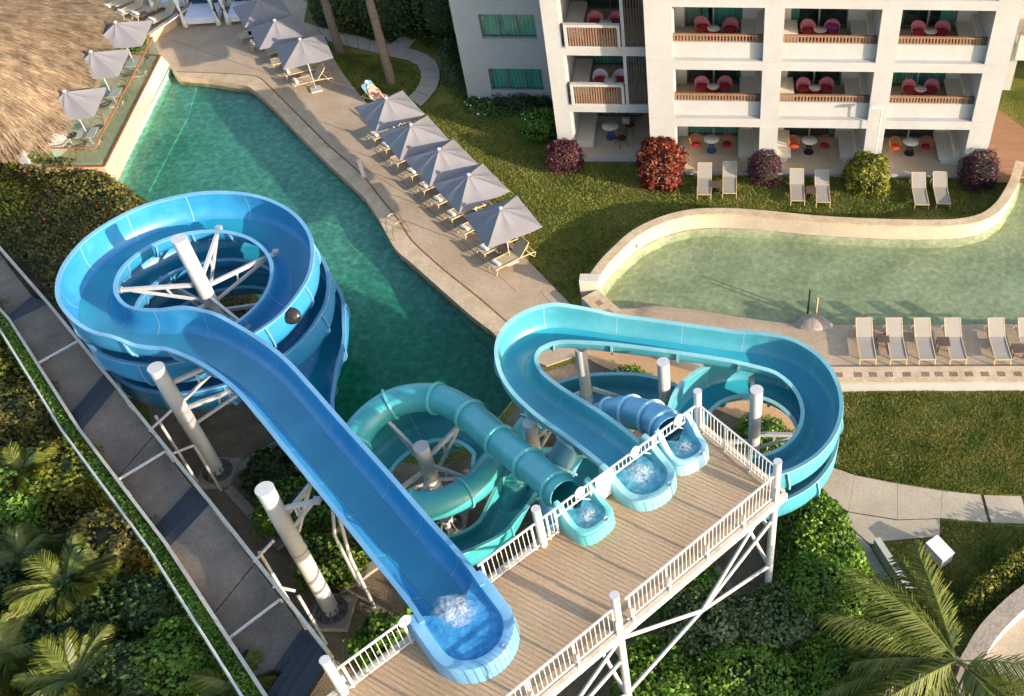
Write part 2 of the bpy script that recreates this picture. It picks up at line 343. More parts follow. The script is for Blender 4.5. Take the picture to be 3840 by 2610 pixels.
    m['navy'] = M('navy_cushion', (0.02, 0.05, 0.11), 0.9, 0.1, 3)
    m['sheer'] = M('sheer_curtain', (0.72, 0.71, 0.69), 0.9, 0.05, 8, bump=0.01, bscale=10)
    m['mirror'] = M('mirror_dark', (0.02, 0.02, 0.02), 0.12, 0.1, 3)
    m['signred'] = M('sign_red', (0.55, 0.03, 0.02), 0.5, 0.05, 3)
    m['signwhite'] = M('sign_white', (0.84, 0.83, 0.81), 0.4, 0.02, 3)
    m['rock'] = M('brown_rock', (0.27, 0.21, 0.16), 0.7, 0.2, 1.5, (0.38, 0.32, 0.27), bump=0.05, bscale=5)
    m['skin'] = M('skin', (0.50, 0.27, 0.19), 0.6, 0.05, 4)
    m['cloth_w'] = M('white_cloth', (0.74, 0.72, 0.70), 0.9, 0.05, 4)
    m['cloth_g'] = M('grey_cloth', (0.42, 0.40, 0.36), 0.9, 0.05, 4)
    m['trunk'] = M('palm_trunk', (0.17, 0.13, 0.095), 0.9, 0.25, 2, bump=0.03, bscale=9, stretch=((1, 1, 6), 0))
    m['stem'] = M('stem', (0.07, 0.05, 0.03), 0.9, 0.3, 4)
    m['woodfloor'] = M('wood_plank', (0.26, 0.135, 0.07), 0.7, 0.15, 0.8, island=0.15, stretch=((0.4, 5, 1), 0))
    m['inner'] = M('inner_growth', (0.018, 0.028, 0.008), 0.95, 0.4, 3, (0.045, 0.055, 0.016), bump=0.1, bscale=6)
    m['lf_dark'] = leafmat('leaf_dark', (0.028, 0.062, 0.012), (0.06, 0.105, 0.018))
    m['lf_mid'] = leafmat('leaf_mid', (0.065, 0.17, 0.015), (0.17, 0.29, 0.03))
    m['lf_bright'] = leafmat('leaf_bright', (0.07, 0.15, 0.015), (0.15, 0.22, 0.03))
    m['lf_grey'] = leafmat('leaf_grey', (0.10, 0.17, 0.04), (0.26, 0.30, 0.13), 0.4)
    m['lf_yellow'] = leafmat('leaf_yellow', (0.12, 0.15, 0.013), (0.27, 0.25, 0.03))
    m['lf_olive'] = leafmat('leaf_olive', (0.09, 0.10, 0.015), (0.21, 0.17, 0.035))
    m['lf_red'] = leafmat('leaf_red', (0.10, 0.018, 0.014), (0.24, 0.05, 0.02), island=0.6)
    m['lf_purple'] = leafmat('leaf_purple', (0.07, 0.018, 0.028), (0.15, 0.04, 0.05), island=0.45)
    m['lf_plum'] = leafmat('leaf_plum', (0.05, 0.014, 0.026), (0.085, 0.025, 0.04), island=0.45)
    m['lf_palm'] = leafmat('leaf_palm', (0.075, 0.11, 0.015), (0.18, 0.19, 0.035), 0.4, 0.3)
    m['lf_palmd'] = leafmat('leaf_palm_dark', (0.045, 0.07, 0.014), (0.12, 0.14, 0.03), 0.4, 0.3)
    m['flower'] = M('red_flower', (0.65, 0.04, 0.02), 0.7, 0.2, 6)
    m['flowerw'] = M('white_flower', (0.75, 0.72, 0.68), 0.7, 0.1, 6)
mats()
# ------------------------------------------------------------------ foliage helpers
def leaf_mesh(name, C, N, L, Wd, mat, spread=0.7):
    """one small folded leaf (2 quads->4 tris) at each centre C with preferred normal N"""
    n = len(C); C = np.asarray(C, float); N = np.asarray(N, float)
    N = N + rng.normal(0, spread, (n, 3)); N /= np.linalg.norm(N, axis=1)[:, None] + 1e-9
    T = rng.normal(0, 1, (n, 3)); T -= N * (T * N).sum(1)[:, None]; T /= np.linalg.norm(T, axis=1)[:, None] + 1e-9
    B = np.cross(N, T)
    sc = rng.uniform(0.65, 1.25, n)[:, None]
    l = T * L * sc; w = B * Wd * sc; f = N * Wd * 0.35 * sc
    V = np.empty((n, 4, 3)); V[:, 0] = C - l * 0.5; V[:, 1] = C + w * 0.5 + f; V[:, 2] = C + l * 0.5; V[:, 3] = C - w * 0.5 + f
    return quads(name, V.reshape(-1, 3), n, mat)
def quads(name, V, n, mat):
    me = bpy.data.meshes.new(name)
    me.vertices.add(len(V)); me.vertices.foreach_set('co', np.ascontiguousarray(V, dtype=np.float32).ravel())
    me.loops.add(4 * n); me.loops.foreach_set('vertex_index', np.arange(4 * n, dtype=np.int32))
    me.polygons.add(n); me.polygons.foreach_set('loop_start', np.arange(0, 4 * n, 4, dtype=np.int32))
    try: me.polygons.foreach_set('loop_total', np.full(n, 4, dtype=np.int32))
    except Exception: pass
    me.materials.append(mat); me.update(calc_edges=True); me.validate()
    return me
def bumpy(P, f, seed=0.0):
    """cheap smooth 3d pseudo-noise in -1..1"""
    x, y, z = P[..., 0] * f + seed, P[..., 1] * f + seed * 1.7, P[..., 2] * f - seed
    return (np.sin(x * 1.3 + np.sin(y * 1.7 + z)) + np.sin(y * 1.1 + np.sin(z * 1.9 + x * 0.7)) + np.sin(z * 1.5 + np.sin(x * 1.2 - y))) / 3
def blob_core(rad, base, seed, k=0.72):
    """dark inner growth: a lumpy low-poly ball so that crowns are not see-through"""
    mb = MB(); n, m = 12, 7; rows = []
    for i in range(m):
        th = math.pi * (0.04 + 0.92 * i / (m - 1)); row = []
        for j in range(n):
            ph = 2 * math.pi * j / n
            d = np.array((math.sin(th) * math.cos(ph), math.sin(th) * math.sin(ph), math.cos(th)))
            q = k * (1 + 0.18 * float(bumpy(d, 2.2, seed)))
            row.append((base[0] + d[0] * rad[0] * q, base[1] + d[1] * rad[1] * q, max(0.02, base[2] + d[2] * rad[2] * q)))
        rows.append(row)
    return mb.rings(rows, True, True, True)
def bush(name, label, cat, pos, rad, mat, n=2500, leaf=0.14, wid=None, group=None, flat=0.75, core=True, flowers=None, seed=None, lift=0.0, gap=0.3):
    """shrub: lumpy crown of single leaves + short stems; pos = foot on the ground"""
    seed = rng.uniform(0, 50) if seed is None else seed
    t = thing(name, label, cat, pos, group)
    c = np.array((0, 0, rad[2] * 0.92 + lift))
    D = rng.normal(0, 1, (n * 2, 3)); D /= np.linalg.norm(D, axis=1)[:, None]
    D = D[D[:, 2] > -0.75]
    lump = bumpy(D, 2.6, seed) * 0.2 + bumpy(D, 6.0, seed + 3) * 0.12 + (rng.uniform(0, 1, len(D)) > 0.95) * rng.uniform(0.05, 0.22, len(D))
    keep = bumpy(D, 4.5, seed + 9) > -1 + gap * rng.uniform(0.2, 1.6, len(D)); D = D[keep][:n]; lump = lump[keep][:n]
    rr = (1 + lump) * (1 - np.abs(rng.normal(0, 0.11, len(D))))
    S = np.sign(D) * np.abs(D) ** flat
    P = S * np.array(rad) * rr[:, None] + c; P[:, 2] = np.maximum(P[:, 2], 0.05)
    link_mesh('foliage', leaf_mesh('foliage', P, D + np.array((0, 0, 0.25)), leaf, wid or leaf * 0.55, mat), t)
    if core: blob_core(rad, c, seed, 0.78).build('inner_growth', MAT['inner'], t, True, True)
    st = MB()
    for k in range(3):
        a = rng.uniform(0, 6.28); st.tube([(0.05 * math.cos(a), 0.05 * math.sin(a), 0), (rad[0] * 0.3 * math.cos(a), rad[1] * 0.3 * math.sin(a), c[2])], [0.04, 0.02], 6)
    st.build('stem', MAT['stem'], t, False, True)
    if flowers:
        i = rng.choice(len(P), flowers[1]); link_mesh('flowers', leaf_mesh('flowers', P[i] + D[i] * 0.06, D[i], flowers[2], flowers[2] * 0.8, MAT[flowers[0]]), t)['kind'] = 'stuff'
    return t
def inpoly(P, poly):
    x, y = P[:, 0], P[:, 1]; r = np.zeros(len(P), bool); n = len(poly)
    for i in range(n):
        x0, y0 = poly[i][0], poly[i][1]; x1, y1 = poly[(i + 1) % n][0], poly[(i + 1) % n][1]
        c = ((y0 > y) != (y1 > y)) & (x < (x1 - x0) * (y - y0) / (y1 - y0 + 1e-12) + x0); r ^= c
    return r
def hedge(name, label, cat, poly, h, mat, dens=220, leaf=0.13, wid=None, amp=0.3, group=None, flowers=None, z0=0.0, mound=0.5, freq=1.4, seed=None):
    """massed planting over a ground polygon (world xy); h = height (number or function of x,y array)"""
    seed = rng.uniform(0, 50) if seed is None else seed
    P = np.array([(p[0], p[1]) for p in poly]); lo, hi = P.min(0), P.max(0)
    t = thing(name, label, cat, (float(P[:, 0].mean()), float(P[:, 1].mean()), z0), group)
    area = abs(sum(P[i][0] * P[(i + 1) % len(P)][1] - P[(i + 1) % len(P)][0] * P[i][1] for i in range(len(P)))) / 2
    def height(Q):
        d = np.full(len(Q), 9.0)
        for i in range(len(P)):
            a, b = P[i], P[(i + 1) % len(P)]; ab = b - a; k = np.clip(((Q - a) @ ab) / (ab @ ab + 1e-9), 0, 1)
            d = np.minimum(d, np.linalg.norm(Q - (a + k[:, None] * ab), axis=1))
        H = h(Q) if callable(h) else np.full(len(Q), h)
        Q3 = np.c_[Q, np.zeros(len(Q))]
        ed = 1 - np.exp(-d / (mound * 0.5)); return H * (0.25 + 0.75 * ed) + amp * (bumpy(Q3, freq, seed) + 0.5 * bumpy(Q3, freq * 2.7, seed + 5)), d
    n = int(area * dens * (hi - lo).prod() / max(area, 1e-6) * 1.05)
    Q = rng.uniform(lo, hi, (n, 2)); Q = Q[inpoly(Q, P)]
    Hh, d = height(Q)
    eps = 0.05
    hx = height(Q + np.array((eps, 0)))[0]; hy = height(Q + np.array((0, eps)))[0]
    Nn = np.c_[-(hx - Hh) / eps, -(hy - Hh) / eps, np.ones(len(Q))]; Nn /= np.linalg.norm(Nn, axis=1)[:, None]
    dep = np.abs(rng.normal(0, 0.12, len(Q))) * (1 + Hh); z = np.maximum(Hh - dep, 0.03)
    C = np.c_[Q + rng.normal(0, 0.05, Q.shape), z] ; C[:, :2] -= np.array((t.location.x, t.location.y))
    keep = bumpy(np.c_[Q, z], 5.5, seed + 2) > rng.uniform(-1.6, -0.1, len(Q)); 
    link_mesh('foliage', leaf_mesh('foliage', C[keep], Nn[keep], leaf, wid or leaf * 0.55, mat), t)
    # inner growth sheet
    st = max(0.25, min(0.5, math.sqrt(area) / 30)); xs = np.arange(lo[0], hi[0] + st, st); ys = np.arange(lo[1], hi[1] + st, st)
    GX, GY = np.meshgrid(xs, ys); Q = np.c_[GX.ravel(), GY.ravel()]; ins = inpoly(Q, P); Hh, d = height(Q)
    mb = MB(); nx = len(xs); vs = [(q[0] - t.location.x, q[1] - t.location.y, max(0.02, hz * 0.8 - 0.12)) for q, hz in zip(Q, Hh)]
    fs = [(j * nx + i, j * nx + i + 1, (j + 1) * nx + i + 1, (j + 1) * nx + i) for j in range(len(ys) - 1) for i in range(nx - 1)
          if ins[j * nx + i] and ins[j * nx + i + 1] and ins[(j + 1) * nx + i] and ins[(j + 1) * nx + i + 1]]
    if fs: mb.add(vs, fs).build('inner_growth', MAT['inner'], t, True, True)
    if flowers:
        i = rng.choice(len(C), flowers[1]); link_mesh('flowers', leaf_mesh('flowers', C[i] + Nn[i] * 0.08, Nn[i], flowers[2], flowers[2] * 0.8, MAT[flowers[0]]), t)['kind'] = 'stuff'
    return t
def frond_mesh(name, L, droop, mat, width=0.75, n=64, curl=0.45, lw=0.024, hang=0.5):
    """palm frond along +x from the origin: rachis + two rows of leaflets"""
    V = []; 
    def pt(t): return np.array((L * t * (1 - 0.12 * droop * t * t), 0, L * (0.30 * t - droop * t * t)))
    for i in range(14):
        a, b = pt(i / 14), pt((i + 1) / 14); w = 0.022 * (1 - i / 16)
        V += [a + (0, -w, 0), a + (0, w, 0), b + (0, w * 0.9, 0), b + (0, -w * 0.9, 0)]
    for sgn in (-1, 1):
        for i in range(n):
            t = 0.10 + 0.90 * (i + rng.uniform(-0.3, 0.3)) / n
            t = min(max(t, 0.06), 1.0); p = pt(t); ln = width * (math.sin(math.pi * min(1, 0.12 + t * 0.86)) ** 0.6) * rng.uniform(0.85, 1.1)
            d = np.array((0.55 + 0.35 * t + rng.normal(0, 0.06), sgn * (0.85 - 0.2 * t), -hang * rng.uniform(0.6, 1.3) + 0.2)); d /= np.linalg.norm(d)
            m = p + d * ln * 0.55; e = p + d * ln + np.array((0, 0, -curl * ln * rng.uniform(0.5, 1.4)))
            s = np.array((1, 0, 0.0)) * lw
            V += [p - s, p + s, m + s, m - s]; V += [m - s, m + s, e + s * 0.15, e - s * 0.15]
    V = np.array(V); return quads(name, V, len(V) // 4, mat)
def palm(name, label, pos, height, nf, L, mat, lean=(0, 0), tr=0.14, width=0.75, droop=0.55, group=None, elev=(-0.3, 1.2), trunk=True, hang=0.5, az=None):
    t = thing(name, label, 'palm', pos, group)
    top = np.array((lean[0], lean[1], height))
    if trunk:
        pa = [(lean[0] * k * k, lean[1] * k * k, height * k) for k in np.linspace(0, 1, 12)]
        MB().tube(pa, [tr * (1.25 - 0.4 * k + 0.05 * ((i % 2) * 2 - 1)) for i, k in enumerate(np.linspace(0, 1, 12))], 10).build('trunk', MAT['trunk'], t, True, True)
    ms = [frond_mesh('frond', L * s, droop * q, mat, width, hang=hang) for s, q in ((1, 0.8), (0.95, 1.0), (0.85, 1.25), (0.75, 0.6))]
    for i in range(nf):
        f = link_mesh('frond', ms[i % 4], t); f.location = top
        a = (i * 2.39996 + rng.uniform(-0.25, 0.25)) if az is None else az[i % len(az)] + rng.uniform(-0.12, 0.12)
        f.rotation_euler = (rng.uniform(-0.25, 0.25), -rng.uniform(*elev) * 0.55, a)
    return t
# ------------------------------------------------------------------ ground and pools
WZ = -0.28           # pool water level
pool_o = [(392, 158), (400, 174), (470, 180), (545, 192), (563, 196), (585, 212), (625, 249), (665, 292), (711, 338), (748, 375), (797, 420), (829, 451), (862, 502), (869, 516), (898, 567), (924, 589), (1011, 666), (1075, 722), (1117, 753), (1160, 800), (1190, 850), (1180, 900), (1140, 950), (1090, 1010), (1000, 1050), (900, 1040), (800, 985), (720, 905), (690, 850), (640, 760), (560, 640), (440, 540), (345, 470), (262, 418)]
pool = GP(pool_o, WZ)
P2 = [Vector((p.x, p.y, 0)) for p in pool]
def sheet(name, polys, z, mat, kind='structure', parent=None):
    """flat sheet with holes: polys[0] outline, others holes"""
    L = [[Vector((p[0], p[1], 0)) for p in q] for q in polys]; flat = [v for q in L for v in q]
    fs = []
    for a, b, c in tessellate_polygon(L):
        if (flat[b] - flat[a]).cross(flat[c] - flat[a]).z < 0: a, c = c, a
        fs.append((a, b, c))
    o = MB().add([(v.x, v.y, z) for v in flat], fs).build(name, mat, parent)
    if parent is None and kind: o['kind'] = kind
    return o
riv_top = [(1361, 661), (1372, 645), (1389, 623), (1420, 592), (1452, 564), (1506, 537), (1565, 521), (1633, 517), (1724, 522), (1860, 535), (1996, 542), (2109, 544), (2177, 541), (2231, 528), (2268, 501), (2295, 460), (2306, 433), (2316, 400)]
riv_bot = [(2420, 400), (2420, 736), (1905, 738), (1783, 734), (1679, 720), (1588, 705), (1497, 693), (1452, 695), (1416, 709), (1388, 690)]
RZ = 0.10
river = GP(riv_top + riv_bot, RZ)
B = 420
sheet('ground', [[(-B, -B), (B, -B), (B, B), (-B, B)], [(p.x, p.y) for p in P2], [(p.x, p.y) for p in river]], -0.06, MAT['lawn'])
# pool basin: floor grid with a shelf along the white wall and walls
cx = sum(p.x for p in P2) / len(P2); cy = sum(p.y for p in P2) / len(P2)
def basin(name, poly, zt, zb, inset, mat):
    n = len(poly); mb = MB(); rs = []
    nr = []
    for i in range(n):
        a, b, c = poly[i - 1], poly[i], poly[(i + 1) % n]
        d1 = (b - a).normalized(); d2 = (c - b).normalized(); nn = Vector((-(d1.y + d2.y), d1.x + d2.x, 0))
        nn = nn.normalized() if nn.length > 1e-6 else Vector((0, 0, 0)); nr.append(nn)
    ar = sum(poly[i].x * poly[(i + 1) % n].y - poly[(i + 1) % n].x * poly[i].y for i in range(n))
    if ar < 0: nr = [-q for q in nr]
    top = [(p.x, p.y, zt) for p in poly]; mid = [(p.x + q.x * inset, p.y + q.y * inset, zb) for p, q in zip(poly, nr)]
    mb.rings([top, mid], True)
    fl = [Vector((p[0], p[1], 0)) for p in mid]; fs = []
    for a, b, c in tessellate_polygon([fl]):
        if (fl[b] - fl[a]).cross(fl[c] - fl[a]).z < 0: a, c = c, a
        fs.append((a, b, c))
    mb.add(mid, fs)
    o = mb.build(name, mat); o['kind'] = 'structure'; return o
def pool_depth(x, y):
    k = min(1.0, max(0.0, (33.5 - y) / 6.0)); k = k * k * (3 - 2 * k); return -0.76 - 1.25 * k
basin('pool_wall', P2, -0.02, -2.15, 0.06, MAT['poolfloor'])
xs = np.linspace(min(p.x for p in P2) - 0.3, max(p.x for p in P2) + 0.3, 34); ys = np.linspace(min(p.y for p in P2) - 0.3, max(p.y for p in P2) + 0.3, 40)
MB().rings([[(x, y, pool_depth(x, y)) for x in xs] for y in ys], False).build('pool_floor', MAT['poolfloor'], None, True)['kind'] = 'structure'
# shallow shelf beside the white terrace wall
sh = [G(392, 158, WZ), G(262, 418, WZ), G(345, 470, WZ), G(330, 420, WZ), G(420, 250, WZ), G(440, 180, WZ)]
MB().prism([(p.x, p.y) for p in sh], -0.79, -0.66).build('pool_shelf', MAT['poolfloor'])['kind'] = 'structure'
w = MB().prism([(p.x, p.y) for p in P2], -2.2, WZ).build('pool_water', MAT['water']); w['kind'] = 'structure'
# lazy river
rp = [Vector((p.x, p.y, 0)) for p in river]
basin('river_floor', rp, 0.08, -0.28, 0.15, MAT['rivfloor'])
MB().prism([(p.x, p.y) for p in rp], -0.8, RZ).build('river_water', MAT['rwater'])['kind'] = 'structure'
# ---- river wall: curved parapet, stone cap
def ribbon(path, half_in, half_out, z0, z1, mb=None):
    """closed strip following a 3d path in plan; in = to the right of travel"""
    mb = mb or MB(); n = len(path); L = []; Rr = []
    for i in range(n):
        a = Vector(path[max(i - 1, 0)]); b = Vector(path[min(i + 1, n - 1)]); t = Vector((b.x - a.x, b.y - a.y, 0)).normalized(); q = Vector((t.y, -t.x, 0))
        p = Vector((path[i][0], path[i][1], 0)); L.append(p - q * half_out); Rr.append(p + q * half_in)
    rings = []
    for a, b in zip(L, Rr): rings.append([(a.x, a.y, z0), (a.x, a.y, z1), (b.x, b.y, z1), (b.x, b.y, z0)])
    return mb.rings(rings, True, True, True)
rw = spline([tuple(p) for p in GP(riv_top, RZ)], 0.35)
rwt = thing('river_wall', 'curved cream stone wall around the lazy river beside the lawn', 'wall', tuple(rw[len(rw) // 2][:2]) + (0,))
ribbon(rw, -0.01, 0.34, -0.5, 0.84).build('wall', MAT['rivwall'], rwt, True)
ribbon(rw, 0.03, 0.40, 0.843, 0.93).build('coping', MAT['coping'], rwt, True)
e0 = G(1361, 661, 0)
MB().box(e0.x - 0.75, e0.x + 0.06, e0.y - 0.38, e0.y + 0.05, -0.1, 0.96).build('end_block', MAT['whitewall'], rwt)
MB().lathe([(0.09, 0), (0.09, 0.03)], (0, 0, 0), 14).mesh('lamp', MAT['white'])
# ---- river deck (lounger platform) + coping with grates
PZ = 0.34
plat = GP([(1361, 661), (1388, 690), (1416, 709)], RZ + 0.02) + GP([(1452, 695), (1497, 693), (1588, 705), (1679, 720), (1783, 734), (1905, 738), (2420, 736)], RZ + 0.02)
near_o = [(2420, 842), (1890, 842), (1800, 838), (1700, 826), (1600, 806), (1500, 776), (1420, 732), (1375, 695), (1345, 668)]
near = GP(near_o, PZ)
mb = MB(); far = [Vector((p.x, p.y, RZ + 0.03)) for p in plat]; 
rim = [Vector((p.x, p.y - 0.5, PZ)) for p in plat]
def resample(P, n):
    P = [Vector(p) for p in P]; d = [0]
    for i in range(1, len(P)): d.append(d[-1] + (P[i] - P[i - 1]).length)
    out = []
    for k in range(n):
        s = d[-1] * k / (n - 1); i = 1
        while i < len(d) - 1 and d[i] < s: i += 1
        t = (s - d[i - 1]) / max(1e-9, d[i] - d[i - 1]); out.append(P[i - 1].lerp(P[i], t))
    return out
fa = resample(far, 40); ne = resample(list(reversed(near)), 40)
mb.rings([[(a.x, a.y, -0.3) for a in fa], [tuple(a) for a in fa], [tuple(a.lerp(b, 0.22) + Vector((0, 0, PZ - a.lerp(b, 0.22).z))) for a, b in zip(fa, ne)], [(b.x, b.y, PZ) for b in ne], [(b.x, b.y, -0.3) for b in ne]], False)
mb.build('river_deck', MAT['deck'], None, True)['kind'] = 'structure'
cp = spline([tuple(p) for p in reversed(GP([(2420, 850), (2100, 851), (1890, 852), (1800, 848), (1700, 836), (1600, 815), (1500, 783), (1420, 740), (1372, 700), (1338, 668)], 0.42))], 0.3)
ct = thing('river_coping', 'low white kerb wall with slotted drain coping along the loungers', 'wall', tuple(cp[len(cp) // 2][:2]) + (0,))
ribbon(cp, 0.42, 0.36, -0.2, 0.415).build('wall', MAT['white'], ct, True)
ribbon(cp, 0.40, 0.42, 0.418, 0.46).build('coping', MAT['coping'], ct, True)
gm = MB()
for k in range(5): gm.box(-0.14 + k * 0.065, -0.11 + k * 0.065, -0.12, 0.12, 0, 0.006)
gme = gm.mesh('grate', MAT['drain']); dist = 0
for i in range(1, len(cp)):
    dist += np.linalg.norm(cp[i][:2] - cp[i - 1][:2])
    if dist > 0.52:
        dist = 0; d = cp[i] - cp[i - 1]; a = math.atan2(d[1], d[0]); link_mesh('grate', gme, ct, (cp[i][0], cp[i][1], 0.461), (0, 0, a))
# ---- pool deck slab
deck_in = GP([(365, 140), (392, 158), (400, 174), (470, 180), (545, 192), (563, 196), (585, 212), (625, 249), (665, 292), (711, 338), (748, 375), (797, 420), (829, 451), (862, 502), (869, 516), (898, 567), (924, 589), (1011, 666), (1075, 722), (1117, 753), (1160, 800)])
deck_out = GP([(1240, 830), (1330, 800), (1352, 745), (1302, 698), (1200, 593), (1120, 500), (1010, 385), (900, 285), (826, 228), (786, 177), (767, 150), (748, 115), (742, 95), (716, 59), (690, 50), (700, -10), (720, -120), (200, -130), (230, 10), (330, 75)])
MB().prism([(p.x, p.y) for p in deck_in + deck_out], -0.5, 0.0).build('pool_deck', MAT['deck'])['kind'] = 'structure'
edge = spline([tuple(p) for p in deck_in[1:-1]], 0.4)
dr_o = [(400, 164), (470, 166), (545, 170), (582, 174), (598, 185), (633, 220), (673, 260), (711, 298), (746, 332), (786, 367), (826, 404), (862, 450), (898, 494), (913, 516), (931, 545), (970, 582), (1011, 618), (1084, 676), (1160, 742)]
drn = spline([tuple(p) for p in GP(dr_o)], 0.4)
ea = resample([Vector(p) for p in edge], 60); da = resample([Vector(p) for p in drn], 60)
cpm = []
for i in range(0, 59):
    a, b, c, d = ea[i], ea[i + 1], da[i + 1], da[i]; k = 0.01
    mid = (a + b + c + d) / 4; q = [mid + (p - mid) * 0.985 for p in (a, b, c, d)]
    o = MB().prism([(p.x, p.y) for p in q], -0.45, 0.012 + random.uniform(-0.002, 0.002)).build('coping_slab', MAT['coping'], bpy.data.objects['pool_deck'])
ribbon(da, 0.08, 0.08, -0.1, 0.006).build('drain', MAT['drain'], bpy.data.objects['pool_deck'], True)
jm = []
for (a, b) in (((598, 250), (905, 430)), ((905, 430), (1100, 560)), ((1225, 660), (1300, 742)), ((600, 90), (700, 150)), ((390, 90), (500, 130)), ((850, 340), (985, 490)), ((985, 490), (1170, 660))):
    MB().bar(G(*a, 0.003), G(*b, 0.003), 0.018, 0.004).build('joint', MAT['drain'], bpy.data.objects['pool_deck'])
# ---- garden path of concrete slabs
po = [(716, 59), (775, 72), (830, 86), (885, 100), (931, 109), (963, 118), (990, 137), (1000, 161), (998, 188), (982, 214), (955, 241)]
pi_ = [(746, 94), (786, 103), (826, 113), (866, 123), (933, 138), (946, 146), (953, 158), (955, 174), (949, 193), (940, 206), (925, 220)]
A = resample(GP(po), 15); Bq = resample(GP(pi_), 15)
gp = tag(link_mesh('garden_path', MB().prism([(p.x, p.y) for p in GP(po) + list(reversed(GP(pi_)))], -0.2, -0.03).mesh('garden_path', MAT['soil'])), kind='structure')
for i in range(14):
    q = [A[i], A[i + 1], Bq[i + 1], Bq[i]]; mid = sum(q, Vector()) / 4
    MB().prism([(mid.x + (p.x - mid.x) * 0.955, mid.y + (p.y - mid.y) * 0.955) for p in q], -0.1, -0.01 + random.uniform(-0.004, 0.004)).build('slab', MAT['path'], gp)
MB().prism([(p.x, p.y) for p in GP([(887, 99), (912, 80), (944, 87), (927, 107)])], -0.1, -0.014).build('slab', MAT['path'], gp)
# ---- lower path
lp = tag(link_mesh('lower_path', MB().prism([(p.x, p.y) for p in GP([(1870, 1050), (1886, 1063), (1940, 1078), (2035, 1097), (2139, 1113), (2228, 1122), (2420, 1127), (2420, 1193), (2324, 1189), (2206, 1181), (2135, 1175), (2135, 1217), (1992, 1229), (1980, 1240), (2080, 1400), (2010, 1400), (1930, 1210), (1890, 1140), (1840, 1080)])], -0.2, -0.034).mesh('lower_path', MAT['soil'])), kind='structure')
U = GP([(1870, 1052), (1940, 1078), (2037, 1097), (2139, 1113), (2226, 1122)], 0); D_ = GP([(1860, 1120), (1925, 1160), (2037, 1178), (2135, 1175), (2243, 1185)], 0)
for i in range(4):
    q = [U[i], U[i + 1], D_[i + 1], D_[i]]; mid = sum(q, Vector()) / 4
    MB().prism([(mid.x + (p.x - mid.x) * 0.993, mid.y + (p.y - mid.y) * 0.993) for p in q], -0.1, -0.012 - i * 0.002).build('slab', MAT['path'], lp)
for q in ([(1925, 1162), (2035, 1180), (2133, 1177), (2133, 1216), (1993, 1228), (1975, 1235), (1915, 1180)], [(2233, 1123), (2318, 1125), (2335, 1188), (2250, 1185)], [(2327, 1126), (2420, 1127), (2420, 1192), (2344, 1189)], [(1913, 1182), (1973, 1237), (2075, 1400), (2012, 1400)]):
    MB().prism([(p.x, p.y) for p in GP(q)], -0.1, -0.02).build('slab', MAT['path'], lp)
# ---- tan path curving under the cyan slide
tp = spline([tuple(p) for p in GP([(1330, 775), (1400, 812), (1500, 845), (1600, 885), (1720, 935), (1830, 1005), (1880, 1062)])], 0.4)
ribbon(tp, 0.65, 0.65, -0.2, -0.02).build('tan_path', MAT['tanpath'], None, True)['kind'] = 'structure'
# ---- gravel bed and soil beds
sheet('gravel_bed', [GP([(330, 900), (560, 870), (700, 880), (740, 925), (810, 990), (905, 1046), (1000, 1058), (1096, 1016), (1146, 955), (1188, 902), (1198, 850), (1260, 835), (1345, 806), (1490, 856), (1590, 900), (1700, 950), (1800, 1010), (1850, 1080), (1900, 1180), (1990, 1330), (2040, 1480), (1700, 1800), (900, 2000), (560, 1500), (380, 1150)])], -0.045, MAT['gravel'])
sheet('soil_bed', [GP([(-60, 380), (262, 420), (343, 473), (438, 545), (556, 645), (634, 765), (690, 865), (560, 868), (330, 898), (300, 950), (150, 780), (-60, 560)])], -0.047, MAT['soil'])
sheet('mulch_bed', [GP([(706, 40), (716, 28), (760, 30), (900, 60), (900, 96), (775, 70), (722, 58)])], -0.05, MAT['soil'])
# ---- grass tufts on the lawns
def tufts(name, polys_o, n, hh=0.065):
    Vs = []; tot = 0
    for poly, k in polys_o:
        P = np.array([(p.x, p.y) for p in GP(poly)]); lo, hi = P.min(0), P.max(0)
        Q = rng.uniform(lo, hi, (int(n * k), 2)); Q = Q[inpoly(Q, P)]
        m = len(Q); a = rng.uniform(0, 6.28, m); wv = 0.022; h = hh * rng.uniform(0.5, 1.3, m) * (1 + 0.5 * bumpy(np.c_[Q, np.zeros(m)], 1.1, 3))
        dx, dy = np.cos(a) * wv, np.sin(a) * wv; lx, ly = rng.normal(0, 0.05, m), rng.normal(0, 0.05, m)
        V = np.empty((m, 4, 3)); z0 = -0.065
        V[:, 0] = np.c_[Q[:, 0] - dx, Q[:, 1] - dy, np.full(m, z0)]; V[:, 1] = np.c_[Q[:, 0] + dx, Q[:, 1] + dy, np.full(m, z0)]
        V[:, 2] = np.c_[Q[:, 0] + dx * 0.4 + lx, Q[:, 1] + dy * 0.4 + ly, z0 + h]; V[:, 3] = np.c_[Q[:, 0] - dx * 0.4 + lx, Q[:, 1] - dy * 0.4 + ly, z0 + h]
        Vs.append(V.reshape(-1, 3)); tot += m
    o = link_mesh(name, quads(name, np.concatenate(Vs), tot, MAT['grass']))
    return tag(o, 'short green and straw coloured lawn grass', 'grass', kind='stuff')
lawnA = [(960, 245), (1060, 225), (1260, 330), (1310, 365), (1465, 365), (2230, 404), (2300, 404), (2285, 440), (2235, 480), (2150, 490), (1900, 490), (1650, 470), (1480, 492), (1390, 545), (1335, 610), (1310, 668), (1292, 688), (1200, 590), (900, 283)]
lawnB = [(1870, 890), (2330, 888), (2330, 1120), (2228, 1118), (2139, 1109), (2035, 1093), (1940, 1074), (1890, 1060), (1800, 985), (1870, 960)]
lawnC = [(2140, 1180), (2330, 1195), (2330, 1260), (2180, 1360), (2100, 1300), (1995, 1235), (2140, 1222)]
